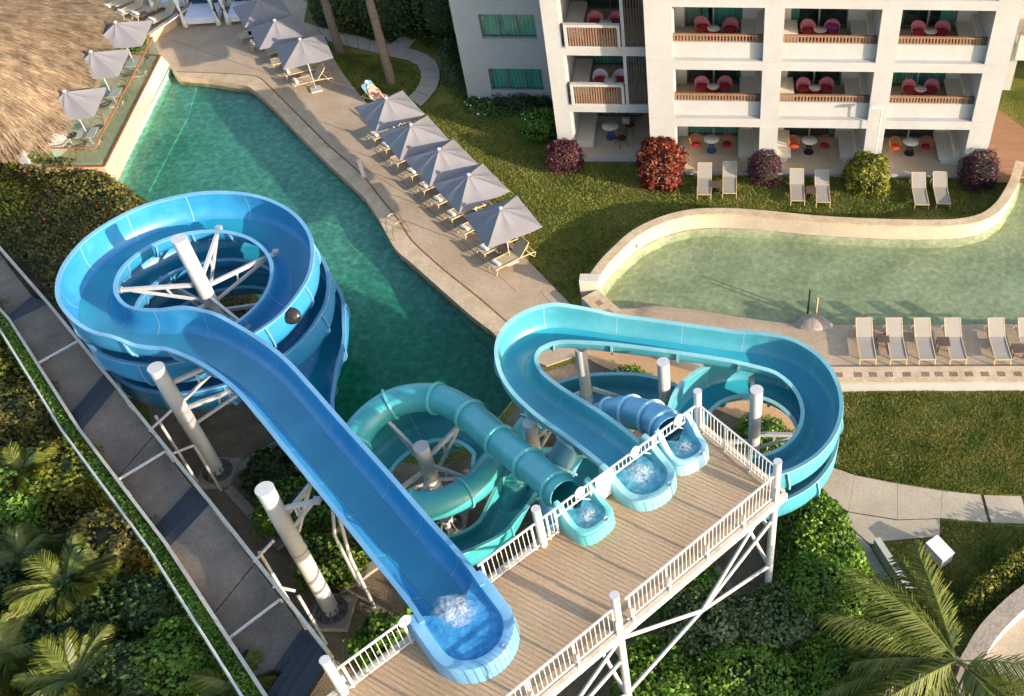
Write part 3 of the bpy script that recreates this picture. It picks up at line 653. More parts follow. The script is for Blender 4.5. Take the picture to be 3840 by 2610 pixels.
lawnD = [(758, 118), (866, 126), (930, 142), (952, 174), (940, 205), (920, 222), (880, 240), (832, 225), (795, 180)]
tufts('lawn_grass', [(lawnA, 1.0), (lawnB, 0.55), (lawnC, 0.15), (lawnD, 0.12)], 190000)
# ------------------------------------------------------------------ slide tower deck
DZ = 6.62; ZT = 8.30
k2 = 0.60521
def cap(u, v): return G(u * k2, v * k2, ZT)
b1 = cap(2616, 1467); b2 = cap(2009, 1908); b3 = cap(1217, 2475); f1 = cap(2917, 1731); f2 = cap(2304, 2232)
e1 = Vector((b2.x - b1.x, b2.y - b1.y, 0)).normalized(); e2 = Vector((-e1.y, e1.x, 0)); e2 = e2 if e2.dot(f1 - b1) > 0 else -e2
DW = (f1 - b1).dot(e2)
def DP(s, t, z=DZ): p = b1 + e1 * s + e2 * t; return Vector((p.x, p.y, z))
SL = 22.0   # deck length
deck = thing('slide_platform', 'raised wooden slide platform with diagonal planks and cream edge beams', 'platform', tuple(DP(6, DW / 2, 0)))
dang = -R(31); du = Vector((math.cos(dang), math.sin(dang), 0)); dv = Vector((-du.y, du.x, 0))
quad = [DP(-0.12, -0.12), DP(SL, -0.12), DP(SL, DW + 0.02), DP(-0.12, DW + 0.02)]
def clipline(c):
    """segment of the line {p.dv=c} inside the deck rectangle, as du-range"""
    xs = []
    for i in range(4):
        a, b = quad[i], quad[(i + 1) % 4]; fa, fb = a.dot(dv) - c, b.dot(dv) - c
        if fa * fb < 0: p = a.lerp(b, fa / (fa - fb)); xs.append(p.dot(du))
    return (min(xs), max(xs)) if len(xs) == 2 else None
bw = 0.105; cmin = min(p.dot(dv) for p in quad); cmax = max(p.dot(dv) for p in quad); nb = 0
cc = cmin + bw / 2
bd = []
while cc < cmax: bd.append(cc); cc += bw
bd.sort(key=lambda c: -c)
rest = MB()
for c in bd:
    mid_ = (bd[0] + bd[-1]) / 2
    r1 = clipline(c - bw * 0.40); r2 = clipline(c + bw * 0.40)
    if not r1 or not r2: continue
    if r1[1] - r1[0] < 0.1 or r2[1] - r2[0] < 0.1: continue
    q = [du * r1[0] + dv * (c - bw * 0.478), du * r1[1] + dv * (c - bw * 0.478), du * r2[1] + dv * (c + bw * 0.478), du * r2[0] + dv * (c + bw * 0.478)]
    dz = random.uniform(-0.003, 0.003)
    m = MB().prism([(p.x, p.y) for p in q], DZ - 0.035, DZ + dz)
    m.build('plank', MAT['board'], deck); nb += 1
MB().add([tuple(p + Vector((0, 0, -0.045))) for p in quad] + [tuple(p + Vector((0, 0, -0.12))) for p in quad], [(0, 1, 2, 3), (7, 6, 5, 4), (0, 4, 5, 1), (1, 5, 6, 2), (2, 6, 7, 3), (3, 7, 4, 0)]).build('subfloor', MAT['darksteel'], deck)
for a, b in ((DP(-0.2, DW + 0.09), DP(SL, DW + 0.09)), (DP(-0.2, -0.18), DP(SL, -0.18)), (DP(-0.18, -0.12), DP(-0.18, DW + 0.02))):
    MB().bar(a - Vector((0, 0, 0.13)), b - Vector((0, 0, 0.13)), 0.13, 0.30).build('edge_beam', MAT['edge'], deck)
for s in np.arange(1.2, SL, 1.6): MB().bar(DP(s, -0.1, DZ - 0.22), DP(s, DW, DZ - 0.22), 0.1, 0.18).build('joist', MAT['galv'], deck)
# posts and braces of the tower
PB = dict(zip(('b1', 'b2', 'b3', 'f1', 'f2'), (b1, b2, b3, f1, f2)))
names = {'b1': 'white tower post at the corner beside slide sign 1', 'b2': 'white tower post beside the teal tub under sign 3', 'b3': 'white tower post where the stair reaches the platform', 'f1': 'white tower post at the platform corner over the hedge', 'f2': 'white tower post with cap midway along the outer railing'}
braces = {}
for k, p in PB.items():
    t = thing('tower_post', names[k], 'post', (p.x, p.y, 0))
    MB().tube([(p.x, p.y, 0), (p.x, p.y, ZT - 0.012)], 0.115, 16).build('pipe', MAT['steel'], t, True)
    MB().lathe([(0.122, 0), (0.122, 0.02), (0.0, 0.022)], (p.x, p.y, ZT - 0.012), 20).build('cap', MAT['steel'], t, True)
    MB().lathe([(0.12, 0), (0.12, 0.06)], (p.x, p.y, DZ - 0.45), 16).build('collar', MAT['galv'], t, True)
    MB().lathe([(0.28, 0), (0.28, 0.05), (0.13, 0.05), (0.13, 0.2)], (p.x, p.y, 0), 16).build('base_plate', MAT['darksteel'], t, True)
def brace_thing(label, segs, group=None):
    p0 = segs[0][0]; t = thing('cross_brace', label, 'brace', (p0[0], p0[1], 0), group)
    for a, b in segs: MB().tube([a, b], 0.062, 10).build('brace', MAT['steel'], t, True)
    return t
fm = (f1 + f2) / 2
def PZ_(p, z): return Vector((p.x, p.y, z))
X1 = PZ_(fm, 3.9)
brace_thing('white crossing tube braces under the outer platform edge above the hedge', [(PZ_(f2, DZ - 0.5), X1), (X1, PZ_(f1, 3.05)), (PZ_(f2, 2.9), X1), (X1, PZ_(f1, 5.6)), (X1, PZ_(f1.lerp(f2, 0.12), DZ - 0.35))])
f3 = f2 + e1 * (f2 - f1).length
t = thing('tower_post', 'white tower post beyond the blue tub, below the outer railing', 'post', (f3.x, f3.y, 0)); MB().tube([(f3.x, f3.y, 0), (f3.x, f3.y, ZT)], 0.115, 16).build('pipe', MAT['steel'], t, True)
MB().lathe([(0.122, 0), (0.122, 0.02), (0.0, 0.022)], (f3.x, f3.y, ZT), 20).build('cap', MAT['steel'], t, True)
X2 = PZ_((f2 + f3) / 2, 3.9)
brace_thing('white tube braces crossing below the railing next to the blue tub', [(PZ_(f2, DZ - 0.5), X2), (X2, PZ_(f3, 2.9)), (PZ_(f2, 2.9), X2), (X2, PZ_(f3, DZ - 0.5)), (PZ_(f2, 5.0), X2)])
brace_thing('white tube braces between the tower posts at the platform corner', [(PZ_(f1, 3.0), PZ_(b1, DZ - 0.5)), (PZ_(b1, 3.0), PZ_(f1, DZ - 0.5)), (PZ_(f1, 4.8), PZ_(f1.lerp(b1, 0.6), DZ - 0.4))])
brace_thing('white tube braces between the tower posts in the middle of the platform', [(PZ_(f2, 2.6), PZ_(b2, DZ - 0.5)), (PZ_(b2, 2.6), PZ_(f2, DZ - 0.5)), (PZ_(f2, 4.9), PZ_(f2.lerp(b2, 0.5), DZ - 0.4))])
# railings ------------------------------------------------------------
bal = MB().box(-0.008, 0.008, -0.008, 0.008, 0, 0.94).mesh('baluster', MAT['rail'])
balhalf = MB().box(-0.008, 0.008, -0.008, 0.008, 0, 0.30).mesh('baluster', MAT['rail'])
RH = 1.12
def railing(label, p0, p1, gaps=(), posts=1.4, outrig=False):
    """gaps: list of (s0, s1) along the rail where only the upper band (over a slide tub) is filled"""
    t = thing('railing', label, 'railing', tuple(p0)); d = (p1 - p0); L = d.length; d.normalize(); ang = math.atan2(d.y, d.x)
    MB().bar(p0 + Vector((0, 0, RH)), p1 + Vector((0, 0, RH)), 0.048, 0.04).build('top_rail', MAT['rail'], t)
    cuts = sorted(gaps); s = 0.0
    for g0, g1 in cuts + [(L, L)]:
        if g0 - s > 0.15: MB().bar(p0 + d * s + Vector((0, 0, 0.10)), p0 + d * g0 + Vector((0, 0, 0.10)), 0.045, 0.04).build('bottom_rail', MAT['rail'], t)
        if g1 > g0: 
            MB().bar(p0 + d * g0 + Vector((0, 0, 0.76)), p0 + d * g1 + Vector((0, 0, 0.76)), 0.045, 0.04).build('middle_rail', MAT['rail'], t)
            for gs in (g0, g1): MB().bar(p0 + d * gs + Vector((0, 0, 0.0)), p0 + d * gs + Vector((0, 0, RH)), 0.05).build('post', MAT['rail'], t)
            MB().bar(p0 + d * (g0 + 0.02) + Vector((0, 0, 0.38)), p0 + d * (g0 + 0.34) + Vector((0, 0, 0.75)), 0.03).build('strut', MAT['rail'], t)
        s = g1
    n = int(L / 0.135)
    for i in range(1, n):
        s = L * i / n; ing = any(g0 - 0.03 < s < g1 + 0.03 for g0, g1 in cuts)
        p = p0 + d * s
        link_mesh('baluster', balhalf if ing else bal, t, (p.x, p.y, p.z + (0.78 if ing else 0.12)), (0, 0, ang))
    m = max(1, round(L / posts)); side = Vector((-d.y, d.x, 0))
    if side.dot(e2) < 0 and outrig: side = -side
    for i in range(m + 1):
        s = L * i / m
        if any(g0 < s < g1 for g0, g1 in cuts): continue
        p = p0 + d * min(max(s, 0.12), L - 0.12)
        if outrig:
            q = p + side * 0.12
            MB().bar(q + Vector((0, 0, -0.32)), q + Vector((0, 0, 0.62)), 0.055).bar(p + Vector((0, 0, 0.55)), p + Vector((0, 0, RH)), 0.05).build('post', MAT['rail'], t)
        else: MB().bar(p, p + Vector((0, 0, RH)), 0.05).build('post', MAT['rail'], t)
    return t, d
LB = (b2 - b1).length
def along(p): return (p - b1).dot(e1)
tub2 = G(1450, 1075, 6.95); tub1 = G(1540, 1005, 6.95); tub3 = G(1320, 1165, 6.95)
s1, s2, s3 = along(tub1), along(tub2), along(tub3)
back_rail, bd_ = railing('white platform railing with signs above the slide tubs', DP(0.12, 0), DP(LB - 0.12, 0), [(s1 - 0.62, s1 + 0.62), (s2 - 0.85, s2 + 0.75), (s3 - 0.6, s3 + 0.6)])
sA = along(G(1090, 1325, DZ)); railing('white platform railing between a tower post and the blue chute', DP(LB + 0.12, 0), DP(sA, 0))
sB = along(G(935, 1440, DZ)); L3 = along(b3)
railing('white platform railing at the head of the stair below sign 4', DP(sB, 0), DP(L3 - 0.12, 0))
railing('white short railing on the platform side facing the cyan helix', DP(0, 0.12), DP(0, DW - 0.12), posts=1.0)
railing('white outer platform railing above the hedge', DP(0.12, DW), DP(LB - 0.14, DW), outrig=True)
railing('white outer platform railing behind the blue tub', DP(LB + 0.14, DW), DP(2 * LB - 0.14, DW), outrig=True)
railing('white outer platform railing continuing out past the blue tub', DP(2 * LB + 0.14, DW), DP(3 * LB, DW), outrig=True)
# signs ------------------------------------------------------------
def text_mesh(name, body, size, mat, ext=0.002):
    cu = bpy.data.curves.new(name, 'FONT'); cu.body = body; cu.size = size; cu.align_x = 'CENTER'; cu.align_y = 'CENTER'; cu.extrude = ext
    o = bpy.data.objects.new(name, cu); COL.objects.link(o); bpy.context.view_layer.update()
    me = bpy.data.meshes.new_from_object(o.evaluated_get(bpy.context.evaluated_depsgraph_get())); bpy.data.objects.remove(o); me.name = name
    me.materials.clear(); me.materials.append(mat); return me
facing = math.atan2(e2.y, e2.x) + math.pi / 2
def sign(txt, s, where, z=RH + 0.02, t=0.05):
    p = DP(s, t, DZ + z); o = thing('slide_sign', 'white oval sign with red number %s on the railing %s' % (txt, where), 'sign', tuple(p), rz=facing)
    mb = MB(); pr = [(0.16 * math.cos(a), 0.0, 0.20 * math.sin(a)) for a in np.linspace(0, 2 * math.pi, 25)[:-1]]
    mb.rings([[(x, 0.012, z) for x, y, z in pr], [(x, -0.012, z) for x, y, z in pr]], True, True, True)
    link_mesh('plate', mb.mesh('plate', MAT['signwhite']), o)
    n = link_mesh('number', text_mesh('number', txt, 0.2, MAT['signred']), o); n.location = (0, -0.016, 0); n.rotation_euler = (math.pi / 2, 0, 0)
    return o
sign('1', along(G(1527, 943, DZ + RH)), 'over the pale blue tub'); sign('2', along(G(1425, 1012, DZ + RH)), 'over the cyan tub'); sign('3', along(G(1298, 1102, DZ + RH)), 'over the teal tub'); sign('4', along(G(900, 1388, DZ + RH)), 'beside the blue chute')
pb = DP(along(G(1361, 1090, DZ + 0.6)), 0.045); bo = thing('notice_board', 'blank white notice board hung on the railing between the tubs', 'board', tuple(pb), rz=math.atan2(e1.y, e1.x))
link_mesh('panel', MB().box(-0.31, 0.31, -0.012, 0.012, 0.1, 1.1).mesh('panel', MAT['signwhite']), bo)
for zz in (0.14, 1.06): link_mesh('bracket', MB().box(-0.31, 0.31, -0.02, 0.02, zz - 0.015, zz + 0.015).mesh('bracket', MAT['rail']), bo)
# ------------------------------------------------------------------ slides
def frames(pts, step=0.14):
    S = spline(pts, step); n = len(S); T = np.gradient(S[:, :3], axis=0); T /= np.linalg.norm(T, axis=1)[:, None]
    h = np.unwrap(np.arctan2(T[:, 1], T[:, 0])); ds = np.r_[0, np.cumsum(np.linalg.norm(np.diff(S[:, :3], axis=0), axis=1))]
    k = np.gradient(h, ds); w = 9; k = np.convolve(np.pad(k, w, 'edge'), np.ones(2 * w + 1) / (2 * w + 1), 'valid')
    right = np.c_[T[:, 1], -T[:, 0], np.zeros(n)]; right /= np.linalg.norm(right, axis=1)[:, None]
    up = np.cross(right, T)
    return S, T, right, up, k, ds
def chute(t, pts, width, depth, mat, rimmat, bank=0.45, wall=0.75, flange=2.2, fl_from=0.8, name='channel', wet_shade=None):
    """open fibreglass channel swept along pts = rim-centre points; outer wall rises in the bends"""
    S, T, Rt, Up, k, ds = frames(pts); n = len(S); hw = width / 2
    tilt = np.clip(k * bank, -0.36, 0.36); eo = np.clip(np.abs(k) * wall, 0, 0.34)
    Rt2 = Rt * np.cos(tilt)[:, None] + Up * np.sin(tilt)[:, None]      # turning left (k>0): right side is outside, raised
    Up2 = Up * np.cos(tilt)[:, None] - Rt * np.sin(tilt)[:, None]
    th = np.linspace(math.pi, 2 * math.pi, 17)
    def sec(i, o=0.0):
        hl = eo[i] if k[i] < 0 else 0.0; hr = eo[i] if k[i] > 0 else 0.0; out = []
        for a in th:
            s = math.copysign(abs(math.cos(a)) ** 0.62, math.cos(a)) * (hw + o); f = abs(math.sin(a)) ** 0.62
            ht = (hl if s < 0 else hr); z = ht * (1 - f) + (-depth - o) * f
            out.append(S[i, :3] + Rt2[i] * s + Up2[i] * z)
        return out, hl, hr
    inn, outr, rl, rr = [], [], [], []
    for i in range(n):
        a, hl, hr = sec(i); b, _, _ = sec(i, 0.035)
        inn.append(a); outr.append(b)
        for lst, s, h in ((rl, -1, hl), (rr, 1, hr)):
            c = S[i, :3] + Rt2[i] * (s * (hw + 0.05)) + Up2[i] * h
            lst.append([c + Rt2[i] * x + Up2[i] * z for x, z in ((-0.065, -0.03), (0.065, -0.03), (0.065, 0.022), (-0.065, 0.022))])
    ring = [[tuple(p) for p in a] + [tuple(p) for p in reversed(b)] for a, b in zip(inn, outr)]
    MB().rings(ring, True, True, True).build(name, mat, t, True, sharp=50)
    for lst in (rl, rr): MB().rings([[tuple(p) for p in q] for q in lst], True, True, True).build('rim', rimmat, t, True, sharp=50)
    if wet_shade:  # strip along the wet floor whose tint also carries the floor's shadow
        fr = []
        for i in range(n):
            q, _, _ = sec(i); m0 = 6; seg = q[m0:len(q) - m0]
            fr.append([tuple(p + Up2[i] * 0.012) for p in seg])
        MB().rings(fr, False).build('wet_shade_strip', wet_shade, t, True)
    d = fl_from
    while d < ds[-1] - 0.4:
        i = int(np.searchsorted(ds, d)); i = min(i, n - 2)
        q0, q1 = sec(i, 0.03)[0], sec(i, 0.11)[0]; tv = T[i] * 0.03
        rg = [[tuple(a - tv), tuple(b - tv), tuple(b + tv), tuple(a + tv)] for a, b in zip(q0, q1)]
        MB().rings(rg, True, True, True).build('flange', rimmat, t, True, sharp=40)
        q2 = sec(i, -0.004)[0]; tv = T[i] * 0.008
        MB().rings([[tuple(a - tv + Up2[i] * .003), tuple(a + tv + Up2[i] * .003)] for a in q2], False).build('seam', MAT['seam'], t, True); d += flange
    return S, T, Rt2, Up2, ds
def tubeslide(t, pts, r, mat, rimmat, flange=1.6, fl_from=0.5, name='tube'):
    S, T, Rt, Up, k, ds = frames(pts); n = len(S); m = 22; ro = []; ri = []
    for i in range(n):
        ro.append([tuple(S[i, :3] + Rt[i] * (r * math.cos(a)) + Up[i] * (r * math.sin(a))) for a in np.linspace(0, 2 * math.pi, m + 1)[:-1]])
        ri.append([tuple(S[i, :3] + Rt[i] * ((r - .03) * math.cos(a)) + Up[i] * ((r - .03) * math.sin(a))) for a in np.linspace(0, 2 * math.pi, m + 1)[:-1]])
    MB().rings(ro + list(reversed(ri)) + [ro[0]], True).build(name, mat, t, True, sharp=60)
    d = fl_from
    while d < ds[-1] - 0.2:
        i = min(int(np.searchsorted(ds, d)), n - 1); rg = []
        for a in np.linspace(0, 2 * math.pi, 27)[:-1]:
            dr = Rt[i] * math.cos(a) + Up[i] * math.sin(a); c = S[i, :3]; tv = T[i] * 0.035
            rg.append([tuple(c + dr * (r - 0.01) - tv), tuple(c + dr * (r + 0.075) - tv), tuple(c + dr * (r + 0.075) + tv), tuple(c + dr * (r - 0.01) + tv)])
        MB().rings(rg + [rg[0]], True).build('flange', rimmat, t, True, sharp=40); d += flange
    return S, T, Rt, Up, ds
def tub(t, c, d, L, w, mat, rimmat, wmat, hf=0.45, hb=0.8, p=0.8, lip=0.2, foam_r=0.42, fpos=None):
    """entry basin on the platform. c = centre of its round end (xy), d = direction towards the chute"""
    d = Vector(d).normalized(); s = Vector((d.y, -d.x, 0)); c = Vector((c[0], c[1], 0)); hw = w / 2
    n = 41; foot = []
    for i in range(n):
        u = i / (n - 1)
        if u < 0.25: a, b = L * (1 - u / 0.25), -hw
        elif u > 0.75: a, b = L * ((u - 0.75) / 0.25), hw
        else:
            ph = (u - 0.25) / 0.5 * math.pi; cs, sn = math.cos(ph), math.sin(ph)
            a = -hw * (abs(sn) ** p); b = -hw * math.copysign(abs(cs) ** p, cs)
        foot.append((a, b))
    def ring(off, zf, zb):
        out = []
        for a, b in foot:
            kk = 1 - off / hw; aa = a if a > 0 else a * kk; bb = b * kk
            f = max(0, min(1, (a + hw * 0.2) / (L + hw * 0.2))); f = f * f * (3 - 2 * f)
            q = c + d * aa + s * bb; out.append((q.x, q.y, DZ + zf * (1 - f) + zb * f))
        return out
    MB().rings([ring(-0.03, 0.0, 0.0), ring(0.0, hf - 0.06, hb - 0.06), ring(0.03, hf, hb)], False).build('skirt', rimmat, t, True, sharp=60)
    MB().rings([ring(0.03, hf, hb), ring(lip * 0.5, hf + 0.015, hb + 0.01), ring(lip, hf - 0.01, hb - 0.02)], False).build('rim', rimmat, t, True, sharp=60)
    inner = [ring(lip, hf - 0.01, hb - 0.02), ring(lip + 0.05, hf - 0.12, hb - 0.2), ring(lip + 0.12, 0.16, 0.2), ring(hw * 0.7, 0.06, 0.06), ring(hw * 0.999, 0.05, 0.05)]
    MB().rings(inner, False).build('basin', mat, t, True, sharp=70)
    zw = hf - 0.13; wr = ring(lip + 0.045, zw, zw); cen = [(c + d * max(-hw * 0.1, a)) for a, b in foot]
    MB().rings([wr, [(c.x + (q[0] - c.x) * 0.5 + (d.x * 0.25 * L), c.y + (q[1] - c.y) * 0.5 + d.y * 0.25 * L, DZ + zw + 0.004) for q in wr], [(c.x + d.x * L * 0.5, c.y + d.y * L * 0.5, DZ + zw + 0.004)] * n], False).build('water', wmat, t, True)
    fc = c + d * (0.15 if fpos is None else fpos); rows = []
    for i in range(7):
        rr = foam_r * (1 - i / 6.5); row = []
        for j in range(18):
            a = j / 18 * 2 * math.pi; q = rr * (1 + 0.35 * math.sin(3 * a + i) * math.sin(5 * a + 2 * i) * (1 - i / 7))
            row.append((fc.x + q * math.cos(a), fc.y + q * math.sin(a), DZ + zw - 0.01 + 0.075 * (1 - (rr / foam_r) ** 2) + 0.02 * math.sin(7 * a + 3 * i)))
        rows.append(row)
    fo = MB().rings(rows, True, False, True).build('foam', MAT['foamthin'], t, True)
    at = fo.data.attributes.new('fade', 'FLOAT', 'POINT'); at.data.foreach_set('value', [min(1.0, i / 4.0) for i in range(7) for j in range(18)])
    jp = c - d * (hw * 0.86) + s * (hw * 0.35)
    MB().lathe([(0.06, 0), (0.06, 0.05), (0.02, 0.07)], (jp.x, jp.y, DZ + hf), 12).build('jet_cap', MAT['chrome'], t, True)
# foam is froth: white where it breaks, clear between
fm_ = bpy.data.materials.new('froth'); fm_.use_nodes = True; nt = fm_.node_tree; nn = nt.nodes; b_ = nn['Principled BSDF']; b_.inputs['Base Color'].default_value = (0.8, 0.86, 0.88, 1); b_.inputs['Roughness'].default_value = 0.5
gg = nn.new('ShaderNodeNewGeometry'); tx = nn.new('ShaderNodeTexNoise'); tx.inputs['Scale'].default_value = 7; tx.inputs['Detail'].default_value = 8; tx.inputs['Roughness'].default_value = 0.7; nt.links.new(gg.outputs['Position'], tx.inputs['Vector'])
mr_ = nn.new('ShaderNodeMapRange'); nt.links.new(tx.outputs['Fac'], mr_.inputs['Value']); mr_.inputs['From Min'].default_value = 0.36; mr_.inputs['From Max'].default_value = 0.66; mr_.inputs['To Max'].default_value = 0.95
tx.inputs['Distortion'].default_value = 0.8
fa_ = nn.new('ShaderNodeAttribute'); fa_.attribute_name = 'fade'; mu_ = nn.new('ShaderNodeMath'); mu_.operation = 'MULTIPLY'; nt.links.new(mr_.outputs['Result'], mu_.inputs[0]); nt.links.new(fa_.outputs['Fac'], mu_.inputs[1])
nt.links.new(mu_.outputs[0], b_.inputs['Alpha']); MAT['foamthin'] = fm_
# S4 blue: straight chute, S-bend, clockwise helix
t4 = thing('water_slide', 'wide open blue water slide with long chute and big helix over the pool', 'water slide', (-18.7, 26.2, 0))
path = [(-6.55, 12.35, 7.36), (-7.1, 13.02, 7.33), (-8.4, 14.4, 7.22), (-9.8, 15.9, 7.08), (-11.6, 17.8, 6.88), (-13.0, 19.3, 6.70), (-14.35, 20.65, 6.52), (-16.0, 21.9, 6.30), (-17.5, 22.68, 6.14), (-18.7, 22.9, 6.03)]
hc = (-18.7, 26.2); HR = 3.3
for k in range(1, 34):
    a = -math.pi / 2 - k * math.pi / 6; zz = 6.03 - 1.40 * k / 12
    dx = 0.2 * max(0, k - 9) / 12
    path.append((hc[0] + dx + HR * math.cos(a), hc[1] - 0.2 * dx + HR * math.sin(a), zz))
path += [(-15.0, 24.6, 2.0), (-14.8, 23.0, 1.75), (-14.2, 21.6, 1.5)]
S4 = chute(t4, path, 1.55, 0.82, MAT['fib_blue'], MAT['fib_blue_rim'], bank=0.55, wall=1.0, flange=1.73, fl_from=1.2, wet_shade=MAT['wet_shade'])
dd = Vector((-7.1 + 6.55, 13.02 - 12.35, 0))
tub(t4, (-6.02, 11.72), (-0.66, 0.75, 0), 1.2, 2.15, MAT['fib_blue'], MAT['fib_blue_rim'], MAT['tubwater_b'], 0.62, 0.74, 1.0, 0.28, 0.55, 0.75)
# S2 cyan
t2 = thing('water_slide', 'open cyan water slide with long straight and helix beside sign 2', 'water slide', (1.05, 20.35, 0))
d2 = (Vector((-4.1, 18.45, 0)) - Vector((-2.8, 17.15, 0))).normalized()
p2 = [(-2.75, 17.1, 7.22), (-3.3, 17.65, 7.15), (-4.1, 18.45, 6.95), (-5.3, 19.55, 6.68), (-6.1, 20.5, 6.5), (-6.48, 21.5, 6.38), (-6.3, 22.4, 6.3), (-5.5, 22.97, 6.24), (-4.2, 23.02, 6.15), (-2.0, 22.85, 6.0), (-0.2, 22.66, 5.85), (1.05, 22.5, 5.72)]
for k in range(1, 22):
    a = math.pi / 2 - k * math.pi / 6
    p2.append((1.05 + 2.15 * math.cos(a), 20.35 + 2.15 * math.sin(a), 5.72 - 1.45 * k / 12))
p2 += [(-1.5, 21.9, 3.2), (-2.6, 22.9, 2.95), (-4.0, 23.25, 2.7), (-5.4, 23.2, 2.45), (-6.5, 22.7, 2.2)]
chute(t2, p2, 1.16, 0.64, MAT['fib_cyan'], MAT['fib_cyan_rim'], bank=0.42, wall=0.7, flange=2.1, fl_from=1.4, wet_shade=MAT['wet_shade2'])
tubeslide(t2, [(-6.45, 22.72, 1.9), (-6.95, 21.9, 1.7), (-7.1, 20.8, 1.4), (-7.2, 19.6, 0.9), (-7.6, 18.6, 0.3)], 0.5, MAT['fib_teal'], MAT['fib_teal_rim'], 1.1, 0.4)
tub(t2, (-2.12, 16.52), (-0.70, 0.714, 0), 0.85, 1.75, MAT['fib_cyan'], MAT['fib_cyan_rim'], MAT['tubwater'], 0.45, 0.78, 0.95, 0.22, 0.45, 0.2)
# S3 teal tube + open loop
t3 = thing('water_slide', 'closed teal tube slide looping round a steel mast beside sign 3', 'water slide', (-9.4, 19.2, 0))
r3 = 0.47
q3 = [(-4.25, 15.98, 6.78), (-4.9, 16.75, 6.45), (-5.85, 17.8, 6.05), (-7.0, 19.0, 5.65), (-8.1, 20.15, 5.35), (-9.3, 20.85, 5.1), (-10.6, 20.7, 4.9), (-11.4, 19.7, 4.7), (-11.3, 18.4, 4.5), (-10.2, 17.45, 4.3), (-8.8, 17.4, 4.1), (-7.7, 18.2, 3.9), (-7.25, 19.3, 3.7)]
tubeslide(t3, q3, r3, MAT['fib_teal'], MAT['fib_teal_rim'], 1.65, 0.35)
o3 = [(-7.22, 19.2, 3.85), (-7.5, 20.2, 3.6), (-8.5, 21.1, 3.35), (-9.9, 21.3, 3.1), (-11.1, 20.5, 2.9), (-11.6, 19.2, 2.7), (-11.1, 17.9, 2.5), (-9.9, 17.1, 2.3), (-8.5, 17.1, 2.1), (-7.4, 17.9, 1.95), (-7.0, 19.1, 1.8), (-6.6, 20.2, 1.62), (-5.6, 20.75, 1.45), (-4.4, 20.4, 1.3), (-3.7, 19.4, 1.15), (-3.6, 18.2, 1.0)]
chute(t3, o3, 1.15, 0.62, MAT['fib_teal'], MAT['fib_teal_rim'], bank=0.5, wall=0.6, flange=1.7, fl_from=0.9)
tub(t3, (-3.55, 15.22), (-0.72, 0.70, 0), 0.6, 1.25, MAT['fib_teal'], MAT['fib_teal_rim'], MAT['tubwater'], 0.5, 0.95, 0.7, 0.17, 0.30, 0.0)
# S1 sky-blue tube
t1 = thing('water_slide', 'short pale blue tube slide with ribbed joints beside sign 1', 'water slide', (-2.6, 19.4, 0))
tubeslide(t1, [(-1.42, 18.15, 6.9), (-1.85, 18.8, 6.62), (-2.6, 19.4, 6.2), (-3.25, 19.75, 5.75), (-3.95, 19.7, 5.3), (-4.7, 19.1, 4.7), (-5.1, 18.1, 4.1), (-4.8, 17.0, 3.5)], 0.5, MAT['fib_sky'], MAT['fib_sky_rim'], 0.85, 0.25)
tub(t1, (-1.02, 17.52), (-0.60, 0.80, 0), 0.6, 1.22, MAT['fib_sky'], MAT['fib_sky_rim'], MAT['tubwater'], 0.5, 0.95, 0.7, 0.17, 0.30, 0.0)
# convex mirror on the blue helix
mp = G(662, 717, 5.05); mo = thing('convex_mirror', 'black convex mirror disc on the outer wall of the blue helix', 'mirror', tuple(mp))
link_mesh('disc', MB().lathe([(0.0, -0.05), (0.28, -0.03), (0.30, 0.0), (0.24, 0.05), (0.12, 0.085), (0.0, 0.095)], (0, 0, 0), 20, False).mesh('disc', MAT['mirror'], True), mo, rot=(R(52), 0, R(18)))
MB().bar((mp.x, mp.y, mp.z), (mp.x - 0.35, mp.y + 0.2, mp.z - 0.3), 0.05).build('arm', MAT['galv'], mo)
